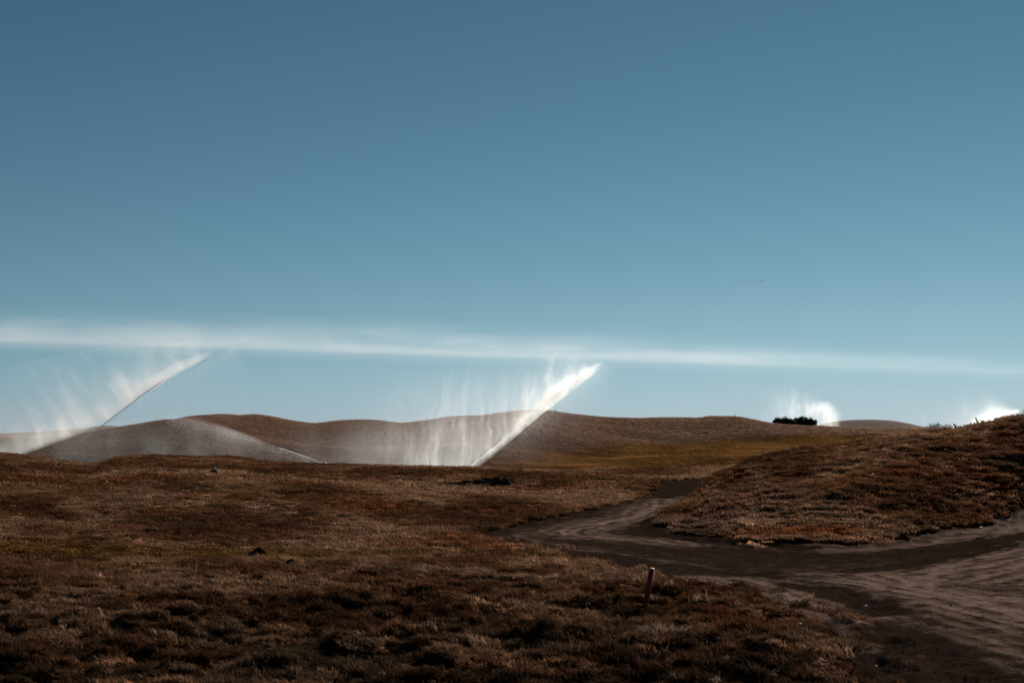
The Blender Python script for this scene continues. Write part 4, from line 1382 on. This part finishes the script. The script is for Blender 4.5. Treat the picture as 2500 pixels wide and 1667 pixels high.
# --- white jet behind the right mound
j5 = Jet(2330, 1066, 130, 'white water jet blowing out from behind the big right mound')
t5 = j5.loc(2490, 1001)
S5 = t5[1] / t5[0]
def spray5(nt, x, y, z):
    wob = noise(nt, x * 0.9, y * 0.5, z * 0.9, 1.0, 4, 0.6) - 0.5
    d = z - x * S5 + wob * 0.5
    t = x / t5[0]
    w = 0.12 + t.sm(0.0, 0.5) * t.sm(1.02, 0.55) * 0.85
    core = d.sm(-0.4, 0.1) * (-(d.max(0.0) / w).pow(2.0)).exp() * 0.30 * (0.6 + (wob + 0.5) * 0.8) * t.sm(1.02, 0.94) * t.sm(-0.15, 0.25)
    wide = d.sm(-0.4, 0.2) * (-(d.max(0.0) / 1.3)).exp() * (0.10 + streaks(nt, x, y, z, 0.9, 0.35, 0.3, 4, 5.0) * 0.40) * t.sm(0.95, 0.4) * x.sm(-5.2, 2.5) * z.sm(4.4, 1.6)
    under = z.sm(3.0, 0.6) * x.sm(-3.5, 2.0) * t.sm(1.0, 0.8) * 0.2 * (x * S5 - z).sm(-0.3, 0.3)
    return (core + wide + under) * y.abs().sm(1.5, 0.2)
j5.volume('spray', [(2180, 1070), (2180, 990), (2280, 950), (2400, 945), (2460, 975), (2500, 985), (2500, 1006), (2500, 1070)], 1.5, spray5, 0.70, 0.35)
j5.stream([(2330, 1064), (2400, 1036), (2450, 1017)], 0.03, 0.05, 18)

# ------------------------------------------------------------------ the long cloud streak
P0 = world_at(0, 827, 45000); P1 = world_at(2500, 905, 45000)
P0 = Vector((P0.x * 45000 / P0.y, 45000, EYE + (P0.z - EYE) * 45000 / P0.y)); P1 = Vector((P1.x * 45000 / P1.y, 45000, EYE + (P1.z - EYE) * 45000 / P1.y))
mid = (P0 + P1) / 2
ang = math.atan2(P1.z - P0.z, P1.x - P0.x)
def cloud_d(nt, x, y, z):
    wob = (noise(nt, x / 5200.0, 0.0, z / 2500.0, 1.0, 4, 0.55) - 0.5) * 130.0
    zz = z + wob
    n = noise(nt, x / 4200.0, y / 900.0, z / 520.0, 1.0, 3, 0.5)
    n2 = noise(nt, x / 1100.0, y / 900.0, z / 420.0 + 5.0, 1.0, 4, 0.6)
    fade = x.sm(20000.0, -7000.0)
    core = ((-((zz / 260.0) * (zz / 260.0))).exp() * 0.30 + (-((zz / 110.0) * (zz / 110.0))).exp() * 0.30) * (0.3 + n * 0.75 + n2 * 0.2) * (0.05 + fade * 0.72)
    vw = 330.0 + fade * 330.0
    veil = zz.sm(-160.0, 160.0) * (-((zz.max(0.0) / vw).pow(2.2))).exp() * n.sm(0.1, 0.8) * (0.40 + n2 * 0.7) * (0.10 + fade * 0.95)
    under = zz.sm(-420.0, -20.0) * zz.sm(60.0, -20.0) * (0.05 + x.sm(-6000.0, -18000.0) * 0.22)
    return (core * 1.0 + veil + under) * y.abs().sm(290.0, 60.0) * 1.4e-3
bm = bmesh.new()
NX = 40
ringsv = []
for i in range(NX + 1):
    X_ = -70000 + 140000 * i / NX
    ringsv.append([bm.verts.new((X_, yy, zz)) for yy, zz in ((-300, -120), (-200, -430), (200, -430), (300, -120), (300, 500), (180, 1060), (-180, 1060), (-300, 500))])
for A, B in zip(ringsv, ringsv[1:]):
    for k in range(8):
        bm.faces.new((A[k], A[(k + 1) % 8], B[(k + 1) % 8], B[k]))
bm.faces.new(ringsv[0][::-1]); bm.faces.new(ringsv[-1])
bmesh.ops.recalc_face_normals(bm, faces=bm.faces[:])
cl = link('cloud', bm_mesh('cloud', bm, False), None, vol_mat('cloud_vapour', cloud_d, 0.45, 0.012))
cl.location = mid
cl.rotation_euler = (0, -ang, 0)
prop(cl, 'long thin white cloud streak stretching across the blue sky', 'cloud', kind='stuff')
